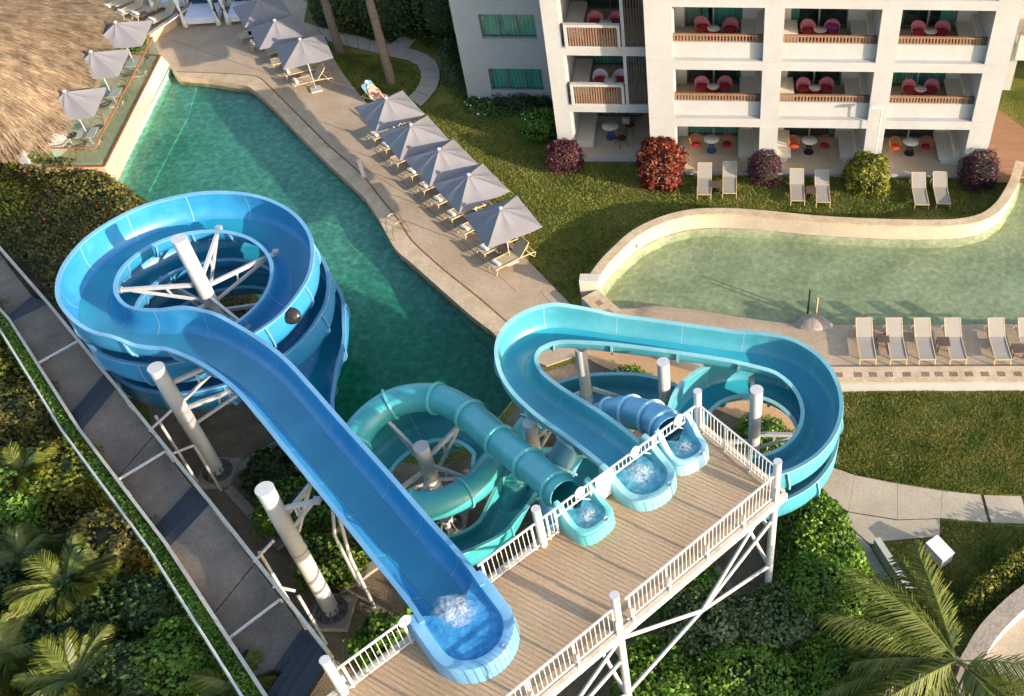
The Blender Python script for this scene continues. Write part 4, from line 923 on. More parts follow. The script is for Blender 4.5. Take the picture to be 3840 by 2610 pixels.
# ------------------------------------------------------------------ masts that carry the slides
def mast(label, x, y, top, r, arms=(), base=True, z0=0.0, group=None, flangez=None):
    t = thing('slide_mast', label, 'mast', (x, y, 0), group)
    MB().tube([(x, y, z0), (x, y, top - 0.012)], r, 20).build('pipe', MAT['steel'], t, True)
    MB().lathe([(r + 0.008, 0), (r + 0.008, 0.022), (0.0, 0.024)], (x, y, top - 0.012), 22).build('cap', MAT['steel'], t, True)
    for zc in (flangez or (top * 0.55,)): MB().lathe([(r + 0.012, 0), (r + 0.012, 0.05)], (x, y, zc), 20).build('weld_collar', MAT['galv'], t, True)
    if base:
        MB().box(x - 0.62, x + 0.62, y - 0.62, y + 0.62, -0.3, z0 + 0.16).build('footing', MAT['footing'], t)
        MB().lathe([(r + 0.26, 0), (r + 0.26, 0.06), (r, 0.06)], (x, y, z0 + 0.16), 24).build('base_flange', MAT['darksteel'], t, True)
        for k in range(10):
            a = k * math.pi / 5; c_, s_ = math.cos(a), math.sin(a)
            MB().bar((x + c_ * (r + 0.2), y + s_ * (r + 0.2), z0 + 0.2), (x + c_ * (r + 0.02), y + s_ * (r + 0.02), z0 + 0.5), 0.025, 0.12).build('gusset', MAT['darksteel'], t)
    for (z1, ex, ey, ez, drop) in arms:
        d = Vector((ex - x, ey - y, 0)).normalized()
        MB().bar((x + d.x * r, y + d.y * r, z1), (ex, ey, ez), 0.10, 0.14).bar((x + d.x * r, y + d.y * r, z1 - drop), (x + (ex - x) * 0.86, y + (ey - y) * 0.86, z1 + (ez - z1) * 0.86 - 0.06), 0.075, 0.1).bar((x + (ex - x) * 0.45, y + (ey - y) * 0.45, z1 + (ez - z1) * 0.45), (x + (ex - x) * 0.42, y + (ey - y) * 0.42, z1 - drop * 0.5), 0.06).build('arm', MAT['steel'], t)
        MB().box(ex - 0.1, ex + 0.1, ey - 0.1, ey + 0.1, ez - 0.06, ez + 0.1).build('clamp', MAT['galv'], t)
    return t
cxh, cyh = hc[0], 26.3
arms = []
for a, z1 in ((R(190), 4.75), (R(40), 4.6), (R(320), 4.2), (R(95), 4.9), (R(240), 3.9), (R(150), 3.5), (R(10), 3.4), (R(290), 2.9)):
    arms.append((z1, cxh + 2.75 * math.cos(a), cyh + 2.75 * math.sin(a), z1 + 0.12, 0.75))
mast('white steel mast with radiating arms in the middle of the blue helix', cxh, cyh, 6.9, 0.26, arms)
mast('white steel mast with ladder struts between the stair and the blue helix', -18.05, 21.4, 5.75, 0.25, [(4.9, -16.3, 22.6, 5.0, 0.9), (3.6, -15.9, 23.0, 3.4, 0.8)])
mast('white steel mast with rust marks carrying the long blue chute', -12.47, 15.96, 6.95, 0.25, [(5.95, -11.35, 16.2, 6.05, 0.9), (5.5, -11.75, 17.0, 5.85, 1.0)])
mast('pale mast with sunlit shaft inside the cyan helix', 1.1, 20.4, 6.2, 0.2, [(4.7, 1.0, 21.95, 4.85, 0.6), (4.0, 2.6, 20.3, 4.1, 0.7), (3.6, -0.5, 20.4, 3.5, 0.5)])
mast('pale mast standing just under the long cyan straight', -1.85, 21.55, 6.15, 0.2, [(5.4, -1.9, 22.5, 5.25, 0.5)])
mast('grey mast beside the cyan chute next to the teal tube', -5.72, 18.95, 6.25, 0.2, [(5.5, -4.9, 19.5, 5.9, 0.6), (4.4, -4.6, 19.6, 4.4, 0.6)])
mast('shaded mast on a footing under the cyan bend', -4.7, 22.9, 5.3, 0.2, [(3.2, -3.3, 23.2, 2.3, 0.9), (3.0, -6.0, 22.9, 2.3, 0.8)], z0=0.6)
mast('grey mast with splayed arms inside the teal tube loop', -9.39, 19.3, 4.55, 0.24, [(4.0, -10.7, 20.3, 4.6, 0.7), (4.0, -8.1, 20.1, 4.9, 0.9), (3.3, -10.9, 18.5, 2.6, 0.6), (3.1, -9.4, 17.6, 3.75, 0.5), (3.6, -8.0, 18.9, 3.4, 0.7)])
# ladder struts between masts and the stair
def strut(label, segs, r=0.05):
    t = thing('strut_frame', label, 'strut', (segs[0][0][0], segs[0][0][1], 0))
    for a, b in segs: MB().tube([a, b], r, 10).build('strut', MAT['steel'], t, True)
stg = lambda u, v, z: tuple(G(u, v, z))
strut('white tube struts between the stair and the mast beside the blue helix', [(stg(330, 985, 3.6), (-18.05, 21.4, 3.9)), ((-18.6, 20.9, 3.9), (-18.6, 20.9, 0.0)), ((-17.75, 20.7, 2.6), (-17.75, 20.7, 0.0)), (stg(378, 1035, 2.8), (-17.75, 20.7, 2.6))])
strut('white tube struts between the stair and the rust-marked mast', [(stg(575, 1275, 4.4), (-12.9, 15.8, 4.6)), ((-13.2, 15.4, 4.6), (-13.2, 15.4, 0.0)), ((-12.4, 14.9, 3.0), (-12.4, 14.9, 0.0)), (stg(620, 1330, 3.6), (-12.4, 14.9, 3.3))])
strut('white tube trestle under the long blue chute beside the shrubs', [((-11.15, 16.75, 5.9), (-11.9, 17.0, 3.0)), ((-11.15, 16.75, 5.9), (-11.2, 16.2, 3.0)), ((-11.9, 17.0, 3.0), (-11.9, 17.0, 0)), ((-11.2, 16.2, 3.0), (-11.2, 16.2, 0))], 0.055)
# concrete ground beams in the gravel
gb = lambda a, b, nme: tag(MB().bar(G(*a, 0.02), G(*b, 0.02), 0.34, 0.16).build('ground_beam', MAT['footing']), nme, 'beam')
gb((530, 1070), (665, 990), 'concrete ground beam from the mast footing towards the blue chute')
gb((520, 1110), (640, 1240), 'concrete ground beam running along the stair between two mast footings')
gb((770, 1340), (870, 1270), 'concrete ground beam beside the shaded gravel under the platform')
gb((1620, 1290), (1700, 1400), 'concrete ground beam in the gravel below the outer railing')
# ------------------------------------------------------------------ stair ramp
rt = thing('ramp_stair', 'long concrete stair ramp with dark treads and white cross rails', 'stairs', tuple(G(300, 1100, 0)))
Lo = [(-60, 640, 2.3), (28, 735, 2.9), (168, 944, 3.75), (358, 1200, 4.7), (602, 1580, 5.7), (670, 1690, 6.5)]
Ro = [(-60, 480, 2.3), (110, 685, 2.9), (263, 878, 3.75), (473, 1143, 4.7), (742, 1488, 5.9), (790, 1560, 6.55)]
Lw = [G(*q) for q in Lo]; Rw = [G(*q) for q in Ro]
# straight edge lines in plan, stepping up flight by flight
Ldir = (Lw[4] - Lw[1]); Rdir = (Rw[4] - Rw[1])
zs = [2.3, 3.15, 4.0, 5.0]
def seg(a, b, z0, z1, name, mat, th=0.14):
    la, ra = a; lb, rb = b
    MB().add([(la.x, la.y, z0), (lb.x, lb.y, z1), (rb.x, rb.y, z1), (ra.x, ra.y, z0), (la.x, la.y, z0 - th), (lb.x, lb.y, z1 - th), (rb.x, rb.y, z1 - th), (ra.x, ra.y, z0 - th)],
             [(0, 3, 2, 1), (4, 5, 6, 7), (0, 1, 5, 4), (1, 2, 6, 5), (2, 3, 7, 6), (3, 0, 4, 7)]).build(name, mat, rt)
bands = [((2, 738), (28, 728), (105, 690), (75, 676), 2.5, 2.9), ((165, 944), (186, 975), (262, 882), (240, 855), 3.2, 3.75), ((358, 1200), (386, 1238), (474, 1145), (440, 1110), 4.1, 4.75), ((596, 1570), (650, 1640), (745, 1490), (692, 1432), 5.2, 6.0)]
prevL = G(-90, 600, 2.4); prevR = G(-60, 500, 2.4)
slabs = [(prevL, prevR, 2.4)]
for (l0, l1, r1, r0, za, zb) in bands:
    A0, B0 = G(*l0, za), G(*r0, za); A1, B1 = G(*l1, zb), G(*r1, zb)
    pl, pr, pz = slabs[-1]
    # landing slab in three panels with dark joints
    for i in range(2):
        a = (pl.lerp(A0, i / 2 + 0.004), pr.lerp(B0, i / 2 + 0.004)); b = (pl.lerp(A0, (i + 1) / 2 - 0.004), pr.lerp(B0, (i + 1) / 2 - 0.004))
        seg(a, b, a[0].z, b[0].z, 'landing_slab', MAT['ramp'])
    n = 4
    for i in range(n):
        f0, f1_ = i / n, (i + 1) / n
        seg((A0.lerp(A1, f0), B0.lerp(B1, f0)), (A0.lerp(A1, f1_ + 0.03), B0.lerp(B1, f1_ + 0.03)), za + (zb - za) * f1_, za + (zb - za) * f1_, 'tread', MAT['step'], 0.2)
    slabs.append((A1, B1, zb))
# side walls, rails and cross rails
el = [G(-90, 600, 2.4)] + [s[0] for s in slabs[1:]]; er = [G(-60, 500, 2.4)] + [s[1] for s in slabs[1:]]
for i in range(len(el) - 1):
    MB().bar(er[i] + Vector((0.06, 0.02, 0.05)), er[i + 1] + Vector((0.06, 0.02, 0.05)), 0.09, 0.30).build('kerb', MAT['edge'], rt)
    MB().bar(el[i] + Vector((-0.06, -0.02, 0.02)), el[i + 1] + Vector((-0.06, -0.02, 0.02)), 0.09, 0.26).build('kerb', MAT['edge'], rt)
    a, b = el[i] + Vector((-0.42, -0.25, 0.25)), el[i + 1] + Vector((-0.42, -0.25, 0.25))
    MB().tube([a, b], 0.035, 8).build('handrail', MAT['rail'], rt, True)
for u0, v0, u1, v1, z in ((85, 825, 180, 772, 3.3), (270, 1088, 376, 1024, 4.2), (512, 1455, 636, 1360, 5.25)):
    MB().bar(G(u0, v0, z), G(u1, v1, z), 0.06, 0.06).build('cross_rail', MAT['rail'], rt)
    for (u, v) in ((u0, v0), (u1, v1)):
        p = G(u, v, z); MB().bar(p, p - Vector((0, 0, 0.6)), 0.05).build('rail_post', MAT['rail'], rt)
for i, (a, b) in enumerate(zip(el, er)):
    for p in (a, b): MB().tube([(p.x, p.y, 0), (p.x, p.y, p.z - 0.15)], 0.08, 8).build('leg', MAT['steel'], rt, True)
# grassy netting strip along the stair
for i in range(len(el) - 1):
    pass
C = []; Nn = []
for i in range(len(el) - 1):
    a, b = el[i], el[i + 1]; m = int((b - a).length * 420)
    for k in range(m):
        p = a.lerp(b, random.random()); o = random.betavariate(1.6, 1.6) * 0.42; C.append((p.x - 0.08 - o, p.y - 0.05 - o * 0.6, p.z - 0.02 + random.uniform(-0.2, 0.12) - o * 0.25)); Nn.append((0.4, -0.2, 0.9))
gs = link_mesh('climbing_grass', leaf_mesh('climbing_grass', C, Nn, 0.13, 0.05, MAT['lf_mid']))
tag(gs, 'strip of trailing green ground cover along the stair rail', 'ground cover', kind='stuff')
# ------------------------------------------------------------------ hotel building
FY = 39.45; FH = 2.98
hb = thing('hotel_building', 'white hotel building with recessed balconies and wooden balustrades', 'building', (4.5, 44, 0))
def hbox(x0, x1, y0, y1, z0, z1, name, mat, par=None): return MB().box(x0, x1, y0, y1, z0, z1).build(name, mat, par or hb)
bays = [(-2.30, 1.64), (2.48, 6.58), (7.43, 11.36)]; cols = [(-3.47, -2.30), (1.64, 2.48), (6.58, 7.43), (11.36, 12.41)]
TOP = 12.3; BY = 42.35
for i, (a, b) in enumerate(cols):
    for k in range(4):       # storey-high wall piers, faint render joints between
        hbox(a, b, FY, BY, (0 if k == 0 else k * FH + 0.062), (k + 1) * FH + 0.055, 'pier', MAT['white'])
hbox(-3.47, 12.41, BY + 0.5, 56, 0, TOP, 'wall', MAT['white'])
hbox(-3.6, 12.55, FY - 0.1, 56.2, TOP, TOP + 0.25, 'roof', MAT['white'])
slat = MB().box(-0.035, 0.035, -0.02, 0.02, 0, 0.24).mesh('slat', MAT['slat'])
curt_shape = lambda x0, x1, y, z0, z1, nf: MB().rings([[(x0 + (x1 - x0) * i / (nf * 4), y + 0.05 * math.sin(i * math.pi / 2), z0) for i in range(nf * 4 + 1)], [(x0 + (x1 - x0) * i / (nf * 4), y + 0.05 * math.sin(i * math.pi / 2), z1) for i in range(nf * 4 + 1)]], False)
cur = {(0, 2): [(0.0, .28, 'curtainw'), (.28, .43, 'curtain'), (.5, 1.0, 'curtain')], (0, 1): [(0, .06, 'curtain'), (.9, 1, 'curtain')], (0, 0): [(0, 1, 'curtain')], (1, 2): [(0, .17, 'curtain')], (1, 1): [(.95, 1, 'curtain')], (1, 0): [(.86, 1, 'curtain')], (2, 2): [(0, .1, 'curtain'), (.7, 1, 'curtain')], (2, 1): [(0, 1, 'curtain')], (2, 0): [(0, .05, 'curtain')], (0, 3): [], (1, 3): [], (2, 3): []}
for bi, (a, b) in enumerate(bays):
    for k in range(4):
        z0 = k * FH + (0.06 if k == 0 else 0.08); zc = k * FH + 2.78
        if k < 4: hbox(a, b, FY + 0.002, FY + 0.28, 2.63 + k * FH, 3.08 + k * FH - 0.004, 'beam', MAT['white'])
        hbox(a - 0.05, b + 0.05, FY + 0.28, BY + 0.3, zc, (k + 1) * FH + 0.015, 'slab', MAT['plaster'])
        hbox(a, b, FY + (0.0 if k == 0 else 0.29), BY, z0 - 0.06, z0, 'floor_tiles', MAT['tile'])
        # back wall and glazed door
        dx0, dx1 = a + 0.47, a + 3.05
        if bi == 0 and k == 2: dx0 = a + 0.42
        hbox(a, dx0, BY - 0.02, BY + 0.2, z0, zc, 'back_wall', MAT['plaster']); hbox(dx1, b, BY - 0.02, BY + 0.2, z0, zc, 'back_wall', MAT['plaster'])
        hbox(dx0, dx1, BY - 0.01, BY + 0.2, z0 + 2.25, zc, 'lintel', MAT['plaster'])
        dr = hbox(dx0, dx1, BY + 0.02, BY + 0.12, z0, z0 + 0.06, 'glass_door', MAT['frame'])
        for xx in (dx0 + 0.03, (dx0 + dx1) / 2, dx1 - 0.03): MB().box(xx - 0.035, xx + 0.035, BY + 0.02, BY + 0.12, z0 + 0.06, z0 + 2.25).build('frame', MAT['lightframe'] if xx == (dx0 + dx1) / 2 else MAT['frame'], dr)
        for h in range(2):
            xa = dx0 + 0.065 + h * (dx1 - dx0) / 2; xb = xa + (dx1 - dx0) / 2 - 0.13
            MB().box(xa, xb, BY + 0.06, BY + 0.075, z0 + 0.06, z0 + 2.25).build('pane', MAT['pane'], dr)
        MB().box(dx0, dx1, BY + 0.42, BY + 0.45, z0, z0 + 2.25).build('room', MAT['room'], dr)
        for c0, c1, mt in cur.get((bi, k), []):
            if mt == 'curtainw': curt_shape(dx0 + (dx1 - dx0) * c0, dx0 + (dx1 - dx0) * c1, BY - 0.02 + 0.2, z0 + 0.03, z0 + 2.2, 9).build('curtain', MAT[mt], dr)
            else: curt_shape(dx0 + (dx1 - dx0) * c0 + 0.05, dx0 + (dx1 - dx0) * c1 - 0.05, BY + 0.22, z0 + 0.03, z0 + 2.2, max(3, int(16 * (c1 - c0)))).build('curtain', MAT[mt], dr)
        # built-in bench
        bx = b - 0.95
        hbox(bx, b, FY + 0.75, BY - 0.02, z0 + 0.30, z0 + 0.44, 'bench_seat', MAT['plaster'])
        hbox(bx + 0.12, b, FY + 0.85, BY - 0.02, z0, z0 + 0.30, 'bench_base', MAT['plaster'])
        hbox(b - 0.24, b - 0.002, FY + 0.78, BY - 0.03, z0 + 0.44, z0 + 0.82, 'bench_back', MAT['plaster'])
        if bi == 1: 
            hbox(a, a + 0.75, FY + 0.75, BY - 0.02, z0 + 0.30, z0 + 0.44, 'bench_seat', MAT['plaster']); hbox(a, a + 0.6, FY + 0.85, BY - 0.02, z0, z0 + 0.30, 'bench_base', MAT['plaster'])
        if k > 0:
            zp = k * FH + 0.06
            hbox(a, b, FY + 0.282, FY + 0.44, zp, zp + 0.78, 'parapet', MAT['white'])
            rl = hbox(a, b - 0.24, FY + 0.30, FY + 0.42, zp + 1.07, zp + 1.13, 'balustrade', MAT['slat'])
            MB().box(a, b - 0.24, FY + 0.33, FY + 0.39, zp + 0.781, zp + 0.82).build('bottom_rail', MAT['slat'], rl)
            MB().box(b - 0.24, b - 0.02, FY + 0.30, FY + 0.42, zp + 0.79, zp + 1.13).build('metal_panel', MAT['wicker'], rl)
            n = 26
            for i in range(n): link_mesh('slat', slat, rl, (a + 0.07 + (b - a - 0.38) * i / (n - 1), FY + 0.36, zp + 0.825))
hbox(-2.3, 11.36, FY - 0.16, FY - 0.002, -0.05, 0.10, 'terrace_edge', MAT['white'])
# wing with square-framed balconies
WY = 40.5
hbox(-8.02, -7.27, WY, WY + 6, 0, TOP, 'pier', MAT['white']); hbox(-8.02, -3.47, 44.2, 56, 0, TOP, 'wall', MAT['white'])
for k in range(4):
    z0 = k * FH
    hbox(-7.27, -3.475, WY + 0.002, WY + 0.25, 2.63 + z0, 3.08 + z0, 'beam', MAT['white']); hbox(-7.27, -3.475, WY + 0.25, 44.2, 2.78 + z0, 3.0 + z0, 'slab', MAT['plaster'])
    hbox(-7.27, -3.475, WY - (0.05 if k == 0 else 0), 44.2, z0 + (-0.02 if k == 0 else 0.031), z0 + 0.06, 'floor_tiles', MAT['tile'])
    dr = hbox(-6.6, -4.2, 43.9, 44.0, z0 + 0.06, z0 + 0.12, 'glass_door', MAT['frame'])
    for xx in (-6.57, -5.4, -4.23): MB().box(xx - 0.03, xx + 0.03, 43.9, 44.0, z0 + 0.12, z0 + 2.4).build('frame', MAT['frame'], dr)
    for xa in (-6.53, -5.36): MB().box(xa, xa + 1.1, 43.94, 43.955, z0 + 0.12, z0 + 2.4).build('pane', MAT['pane'], dr)
    MB().box(-6.6, -4.2, 44.14, 44.18, z0 + .06, z0 + 2.4).build('room', MAT['room'], dr)
    if k < 2: curt_shape(-6.5, -4.3, 44.06, z0 + 0.1, z0 + 2.38, 14).build('curtain', MAT['curtain'], dr)
    hbox(-7.26, -6.45, 41.3, 43.9, z0 + 0.06, z0 + 0.42, 'bench_seat', MAT['plaster'])
    if k > 0:
        hbox(-4.60, -4.46, WY + 0.004, WY + 0.2, z0 + 0.08, z0 + 2.64, 'divider_post', MAT['white'])
        x0, x1 = -7.12, -4.66; fr = hbox(x0, x1, WY - 0.10, WY + 0.10, z0 + 1.08, z0 + 1.2, 'balcony_frame', MAT['white'])
        for xx in (x0, x1 - 0.12): MB().box(xx, xx + 0.12, WY - 0.10, WY + 0.10, z0 + 0.081, z0 + 1.08).build('upright', MAT['white'], fr)
        sm = bpy.data.meshes.get('tall_slat') or MB().box(-0.03, 0.03, -0.02, 0.02, 0, 0.95).mesh('tall_slat', MAT['slat'])
        for i in range(18): link_mesh('slat', sm, fr, (x0 + 0.22 + (x1 - x0 - 0.44) * i / 17, WY + 0.04, z0 + 0.085))
        sc = hbox(-4.46, -3.48, WY + 0.06, WY + 0.1, z0 + 0.08, z0 + 0.13, 'screen', MAT['slatdark'])
        for i in range(8): MB().box(-4.42 + i * 0.125, -4.36 + i * 0.125, WY + 0.05, WY + 0.11, z0 + 0.13, z0 + 2.63).build('slat', MAT['slatdark'], sc)
hbox(-7.27, -3.475, WY - 0.25, WY - 0.051, -0.05, 0.05, 'terrace_edge', MAT['white'])
# rear wing wall with picture windows
WW = 45.1
wins = [(-12.0, -9.28, 0.76 + FH * k, 2.03 + FH * k) for k in range(4)]
zcut = [0.0] + [z for w in wins for z in w[2:]] + [TOP]
for i in range(0, len(zcut), 2): hbox(-13.28, -8.03, WW, WW + 0.3, zcut[i], zcut[i + 1], 'wall', MAT['white'])
for (xa, xb, za, zb) in wins:
    hbox(-13.28, xa, WW, WW + 0.3, za, zb, 'wall', MAT['white']); hbox(xb, -8.03, WW, WW + 0.3, za, zb, 'wall', MAT['white'])
    wi = hbox(xa, xb, WW + 0.1, WW + 0.2, za, za + 0.06, 'window', MAT['frame'])
    MB().box(xa, xb, WW + 0.1, WW + 0.2, zb - 0.06, zb).build('frame', MAT['frame'], wi)
    for j in range(4): xx = xa + (xb - xa - 0.06) * j / 3; MB().box(xx, xx + 0.06, WW + 0.1, WW + 0.2, za + .06, zb - .06).build('frame', MAT['frame'], wi)
    for j in range(3): xx = xa + 0.06 + (xb - xa - 0.06) * j / 3; MB().box(xx, xx + (xb - xa - 0.06) / 3 - 0.06, WW + 0.14, WW + 0.15, za + .06, zb - .06).build('pane', MAT['pane'], wi)
    curt_shape(xa + 0.03, xb - 0.03, WW + 0.32, za, zb, 15).build('curtain', MAT['curtain'], wi)
    MB().box(xa - 0.02, xb + 0.02, WW - 0.06, WW + 0.1, za - 0.06, za - 0.002).build('sill', MAT['white'], wi)
    MB().box(xa, xb, WW + 0.5, WW + 0.52, za, zb).build('room', MAT['room'], wi)
hbox(-13.28, -12.98, WW + 0.3, 56, 0, TOP, 'wall', MAT['white']); hbox(-12.98, -8.02, 55.7, 56, 0, TOP, 'wall', MAT['white']); hbox(-13.4, -8.03, WW - 0.1, 56.2, TOP, TOP + 0.25, 'roof', MAT['white'])
hbox(-12.98, -8.03, WW + 0.6, 55.7, -0.05, TOP - .05, 'core', MAT['room'])
# annex seen past the corner
an = thing('hotel_annex', 'further white balcony block with brown slat railing past the corner', 'building', (15.5, 45, 0))
MB().box(13.9, 30, 43.4, 43.7, 3.9, 5.2).build('beam', MAT['white'], an); MB().box(13.9, 30, 43.7, 50, 4.6, 5.0).build('slab', MAT['plaster'], an); MB().box(13.9, 30, 48, 50, 5.0, 12).build('wall', MAT['plaster'], an)
MB().box(13.9, 30, 43.7, 50, 7.6, 8.1).build('slab', MAT['plaster'], an); MB().box(14.2, 15.2, 47, 50, -0.05, 4.6).build('pier', MAT['white'], an); MB().box(24.2, 25.2, 44, 50, -0.05, 4.6).build('pier', MAT['white'], an)
for i in range(40): MB().box(13.95 + i * 0.16, 14.03 + i * 0.16, 43.5, 43.55, 5.2, 6.1).build('slat', MAT['slat'], an)
# wooden landing beside the corner
wd = GP([(2266, 248), (2345, 420), (2240, 403), (2232, 300)])
wdk = tag(link_mesh('wood_landing', MB().prism([(12.45, 39.3), (18.5, 38.4), (13.3, 46.5), (12.45, 46.5)], -0.06, -0.02).mesh('wood_landing', MAT['soil'])), kind='structure')
yy = 38.95
while yy < 46.4:
    x1 = min(17.6, 13.3 + (46.5 - yy) * 0.62)
    MB().box(12.45, x1, yy, yy + 0.135, -0.03, 0.02 + random.uniform(-.003, .003)).build('plank', MAT['woodfloor'], wdk); yy += 0.145
# ------------------------------------------------------------------ terrace furniture
def tubchair(name, label, pos, rz, shell, seat, group):
    t = thing(name, label, 'chair', pos, group, rz)
    mb = MB(); rings = []
    for i in range(15):
        a = R(-20) + R(220) * i / 14; h = 0.80 - 0.20 * abs(i - 7) / 7 * abs(i - 7) / 7 * 1.6
        c_, s_ = math.cos(a), math.sin(a)
        rings.append([(0.31 * c_, 0.29 * s_, 0.34), (0.37 * c_, 0.35 * s_, h), (0.34 * c_, 0.32 * s_, h), (0.28 * c_, 0.26 * s_, 0.36)])
    link_mesh('shell', mb.rings(rings, True, True, True).mesh('shell', MAT[shell], True), t)
    link_mesh('seat', MB().lathe([(0.0, 0.33), (0.28, 0.33), (0.31, 0.37), (0.30, 0.43), (0.2, 0.46), (0.0, 0.465)], (0, 0, 0), 18, False).mesh('seat', MAT[seat], True), t)
    for sx, sy in ((-1, -1), (1, -1), (-1, 1), (1, 1)): link_mesh('leg', MB().tube([(sx * 0.18, sy * 0.16, 0.34), (sx * 0.24, sy * 0.22, 0.0)], 0.012, 6).mesh('leg', MAT['maroon']), t)
    return t
def wirechair(name, label, pos, rz, fr, seat, group):
    t = thing(name, label, 'chair', pos, group, rz); f = MAT[fr]
    link_mesh('seat', MB().lathe([(0.0, 0.42), (0.22, 0.42), (0.25, 0.45), (0.22, 0.485), (0.0, 0.49)], (0, 0, 0), 16, False).mesh('seat', MAT[seat], True), t)
    for sx, sy in ((-1, -1), (1, -1), (-1, 1), (1, 1)): link_mesh('leg', MB().tube([(sx * 0.2, sy * 0.18, 0.44), (sx * 0.27, sy * 0.25, 0)], 0.012, 6).mesh('leg', f), t)
    bk = MB(); top = [(0.30 * math.cos(a), 0.05 + 0.28 * math.sin(a), 0.86 - 0.22 * (1 - math.sin(max(a, 0) if a < math.pi else 0)) if 0 <= a <= math.pi else 0.64) for a in np.linspace(R(-15), R(195), 16)]
    bk.tube(top, 0.014, 6)
    for i in range(0, 16): a = np.linspace(R(-15), R(195), 16)[i]; bk.tube([(0.23 * math.cos(a), 0.02 + 0.21 * math.sin(a), 0.44), top[i]], 0.007, 5)
    link_mesh('back', bk.mesh('back', f), t); return t
def roundtable(name, label, pos, base, r=0.38, h=0.72, drum=False, group=None):
    t = thing(name, label, 'table', pos, group)
    link_mesh('top', MB().lathe([(0, h - 0.03), (r - 0.02, h - 0.03), (r, h - 0.015), (r - 0.01, h), (0, h)], (0, 0, 0), 24, False).mesh('top', MAT['marble'], True), t)
    if drum: link_mesh('base', MB().lathe([(0.26, 0), (0.22, h * 0.5), (0.27, h - 0.03)], (0, 0, 0), 18).mesh('base', MAT[base], True), t)
    else:
        m = MB(); 
        for k in range(22):
            a = 2 * math.pi * k / 22; q = lambda rr, zz: (rr * math.cos(a + zz), rr * math.sin(a + zz), zz)
            m.tube([q(0.24, 0.02), q(0.12, h * 0.45), q(0.10, h * 0.6), q(0.2, h - 0.03)], 0.008, 5)
        m.lathe([(0.25, 0), (0.25, 0.02)], (0, 0, 0), 18); link_mesh('base', m.mesh('base', MAT[base]), t)
    return t
fl = {0: 0.06, 1: FH + 0.08, 2: 2 * FH + 0.08}
flo = {0: 'ground terrace', 1: 'first balcony', 2: 'second balcony'}
bn = ['beside the red bushy shrub', 'between the plum shrub and the yellow shrub', 'beside the darkest shrub']
for k in (1, 2):
    for bi, (a, b) in enumerate(bays):
        xs = [1.22, 1.75, 2.28] if not (bi == 0 and k == 2) else [1.85, 1.85, 2.52]
        row = {1: 'first floor', 2: 'second floor'}[k]; z = fl[k]; tubs = 'pink woven tub chair with red seat on a %s balcony' % row; gr = 'pink tub chairs on the %s balconies' % row
        if not (bi == 0 and k == 2): tubchair('tub_chair', tubs, (a + xs[0], 41.45, z), R(15), 'pink', 'red', gr)
        if bi == 1 and k == 2:
            c = tubchair('tub_chair', 'pink tub chair draped with a purple towel on a balcony', (a + xs[2], 41.5, z), R(-15), 'pink', 'red', None)
            link_mesh('towel', MB().box(-0.25, 0.25, -0.05, 0.3, 0.47, 0.62).mesh('towel', MAT['purple']), c)
        else: tubchair('tub_chair', tubs, (a + xs[2], 41.5, z), R(-15), 'pink', 'red', gr)
        roundtable('balcony_table', 'low round marble table with red drum base on a %s balcony' % row, (a + (1.75 if not (bi == 0 and k == 2) else 1.75), 41.4, z), 'red', 0.30, 0.5, True, 'red drum tables on the %s balconies' % row)
tubchair('tub_chair', 'pink tub chair tucked behind a marble table on the balcony with white curtain', (bays[0][0] + 1.25, 41.6, fl[2]), R(30), 'pink', 'red', None)
tag(MB().box(bays[0][1] - 1.05, bays[0][1] - 0.45, 40.4, 40.75, fl[2] + 0.45, fl[2] + 0.58).build('beach_towel', MAT['red']), 'crumpled dark red towel on the bench of the balcony with white curtain', 'towel')
for bi, (a, b) in enumerate(bays):
    z = fl[0]
    wirechair('terrace_chair', ['orange wire chair with bright red cushion on the terrace by the red shrub', 'orange wire chair with orange cushion on the terrace by the plum shrub', 'orange wire chair with a loose orange cushion on the terrace by the darkest shrub'][bi], (a + 0.92, 41.0, z), R(10), 'orange', ['red', 'orangecush', 'orangecush'][bi], None)
    wirechair('terrace_chair', ['orange wire chair with dark red cushion beside the blue-based table', 'orange wire chair with dark red cushion on the terrace by the yellow shrub', 'orange wire chair with dark red cushion beside the bench near the darkest shrub'][bi], (a + 2.42, 41.05, z), R(-8), 'orange', 'red', None)
    roundtable('terrace_table', ['round marble terrace table on a blue wire base', 'round marble table on a black wire base by the plum shrub', 'round marble table on a black wire base by the darkest shrub'][bi], (a + 1.68, 41.1, z), ['bluebase', 'blackbase', 'blackbase'][bi])
# wing furniture
roundtable('terrace_table', 'round marble table on a blue base on the shaded corner terrace', (-5.65, 42.1, 0.06), 'bluebase', 0.42)
wirechair('terrace_chair', 'dark red wire chair standing at the front of the shaded corner terrace', (-5.05, 41.45, 0.06), R(-60), 'maroon', 'maroon', None)
wirechair('terrace_chair', 'dark red wire chair holding a bag on the shaded corner terrace', (-4.75, 42.6, 0.06), R(-100), 'maroon', 'maroon', None)
tag(MB().prism([(-5.1, 42.55), (-4.72, 42.5), (-4.75, 42.68), (-5.1, 42.72)], 0.58, 0.9).build('beach_bag', MAT['sling']), 'tan straw beach bag on a dark wire chair', 'bag')
for k, mt in ((1, 'palepink'), (2, 'pink')):
    for j, xx in enumerate((-5.9, -4.95)): tubchair('tub_chair', ['pale grey tub chair with dark red seat in the shaded corner balcony', 'pink tub chair in the shaded upper corner balcony'][k - 1], (xx, 42.0, k * FH + .06), R(8 - 16 * j), mt, 'red', ['pale chairs on the corner balcony', 'pink chairs on the upper corner balcony'][k - 1])
    roundtable('balcony_table', ['round table between the pale chairs of the corner balcony', 'round table between the pink chairs of the upper corner balcony'][k - 1], (-5.42, 41.85, k * FH + .06), 'red', 0.3, 0.5, True)
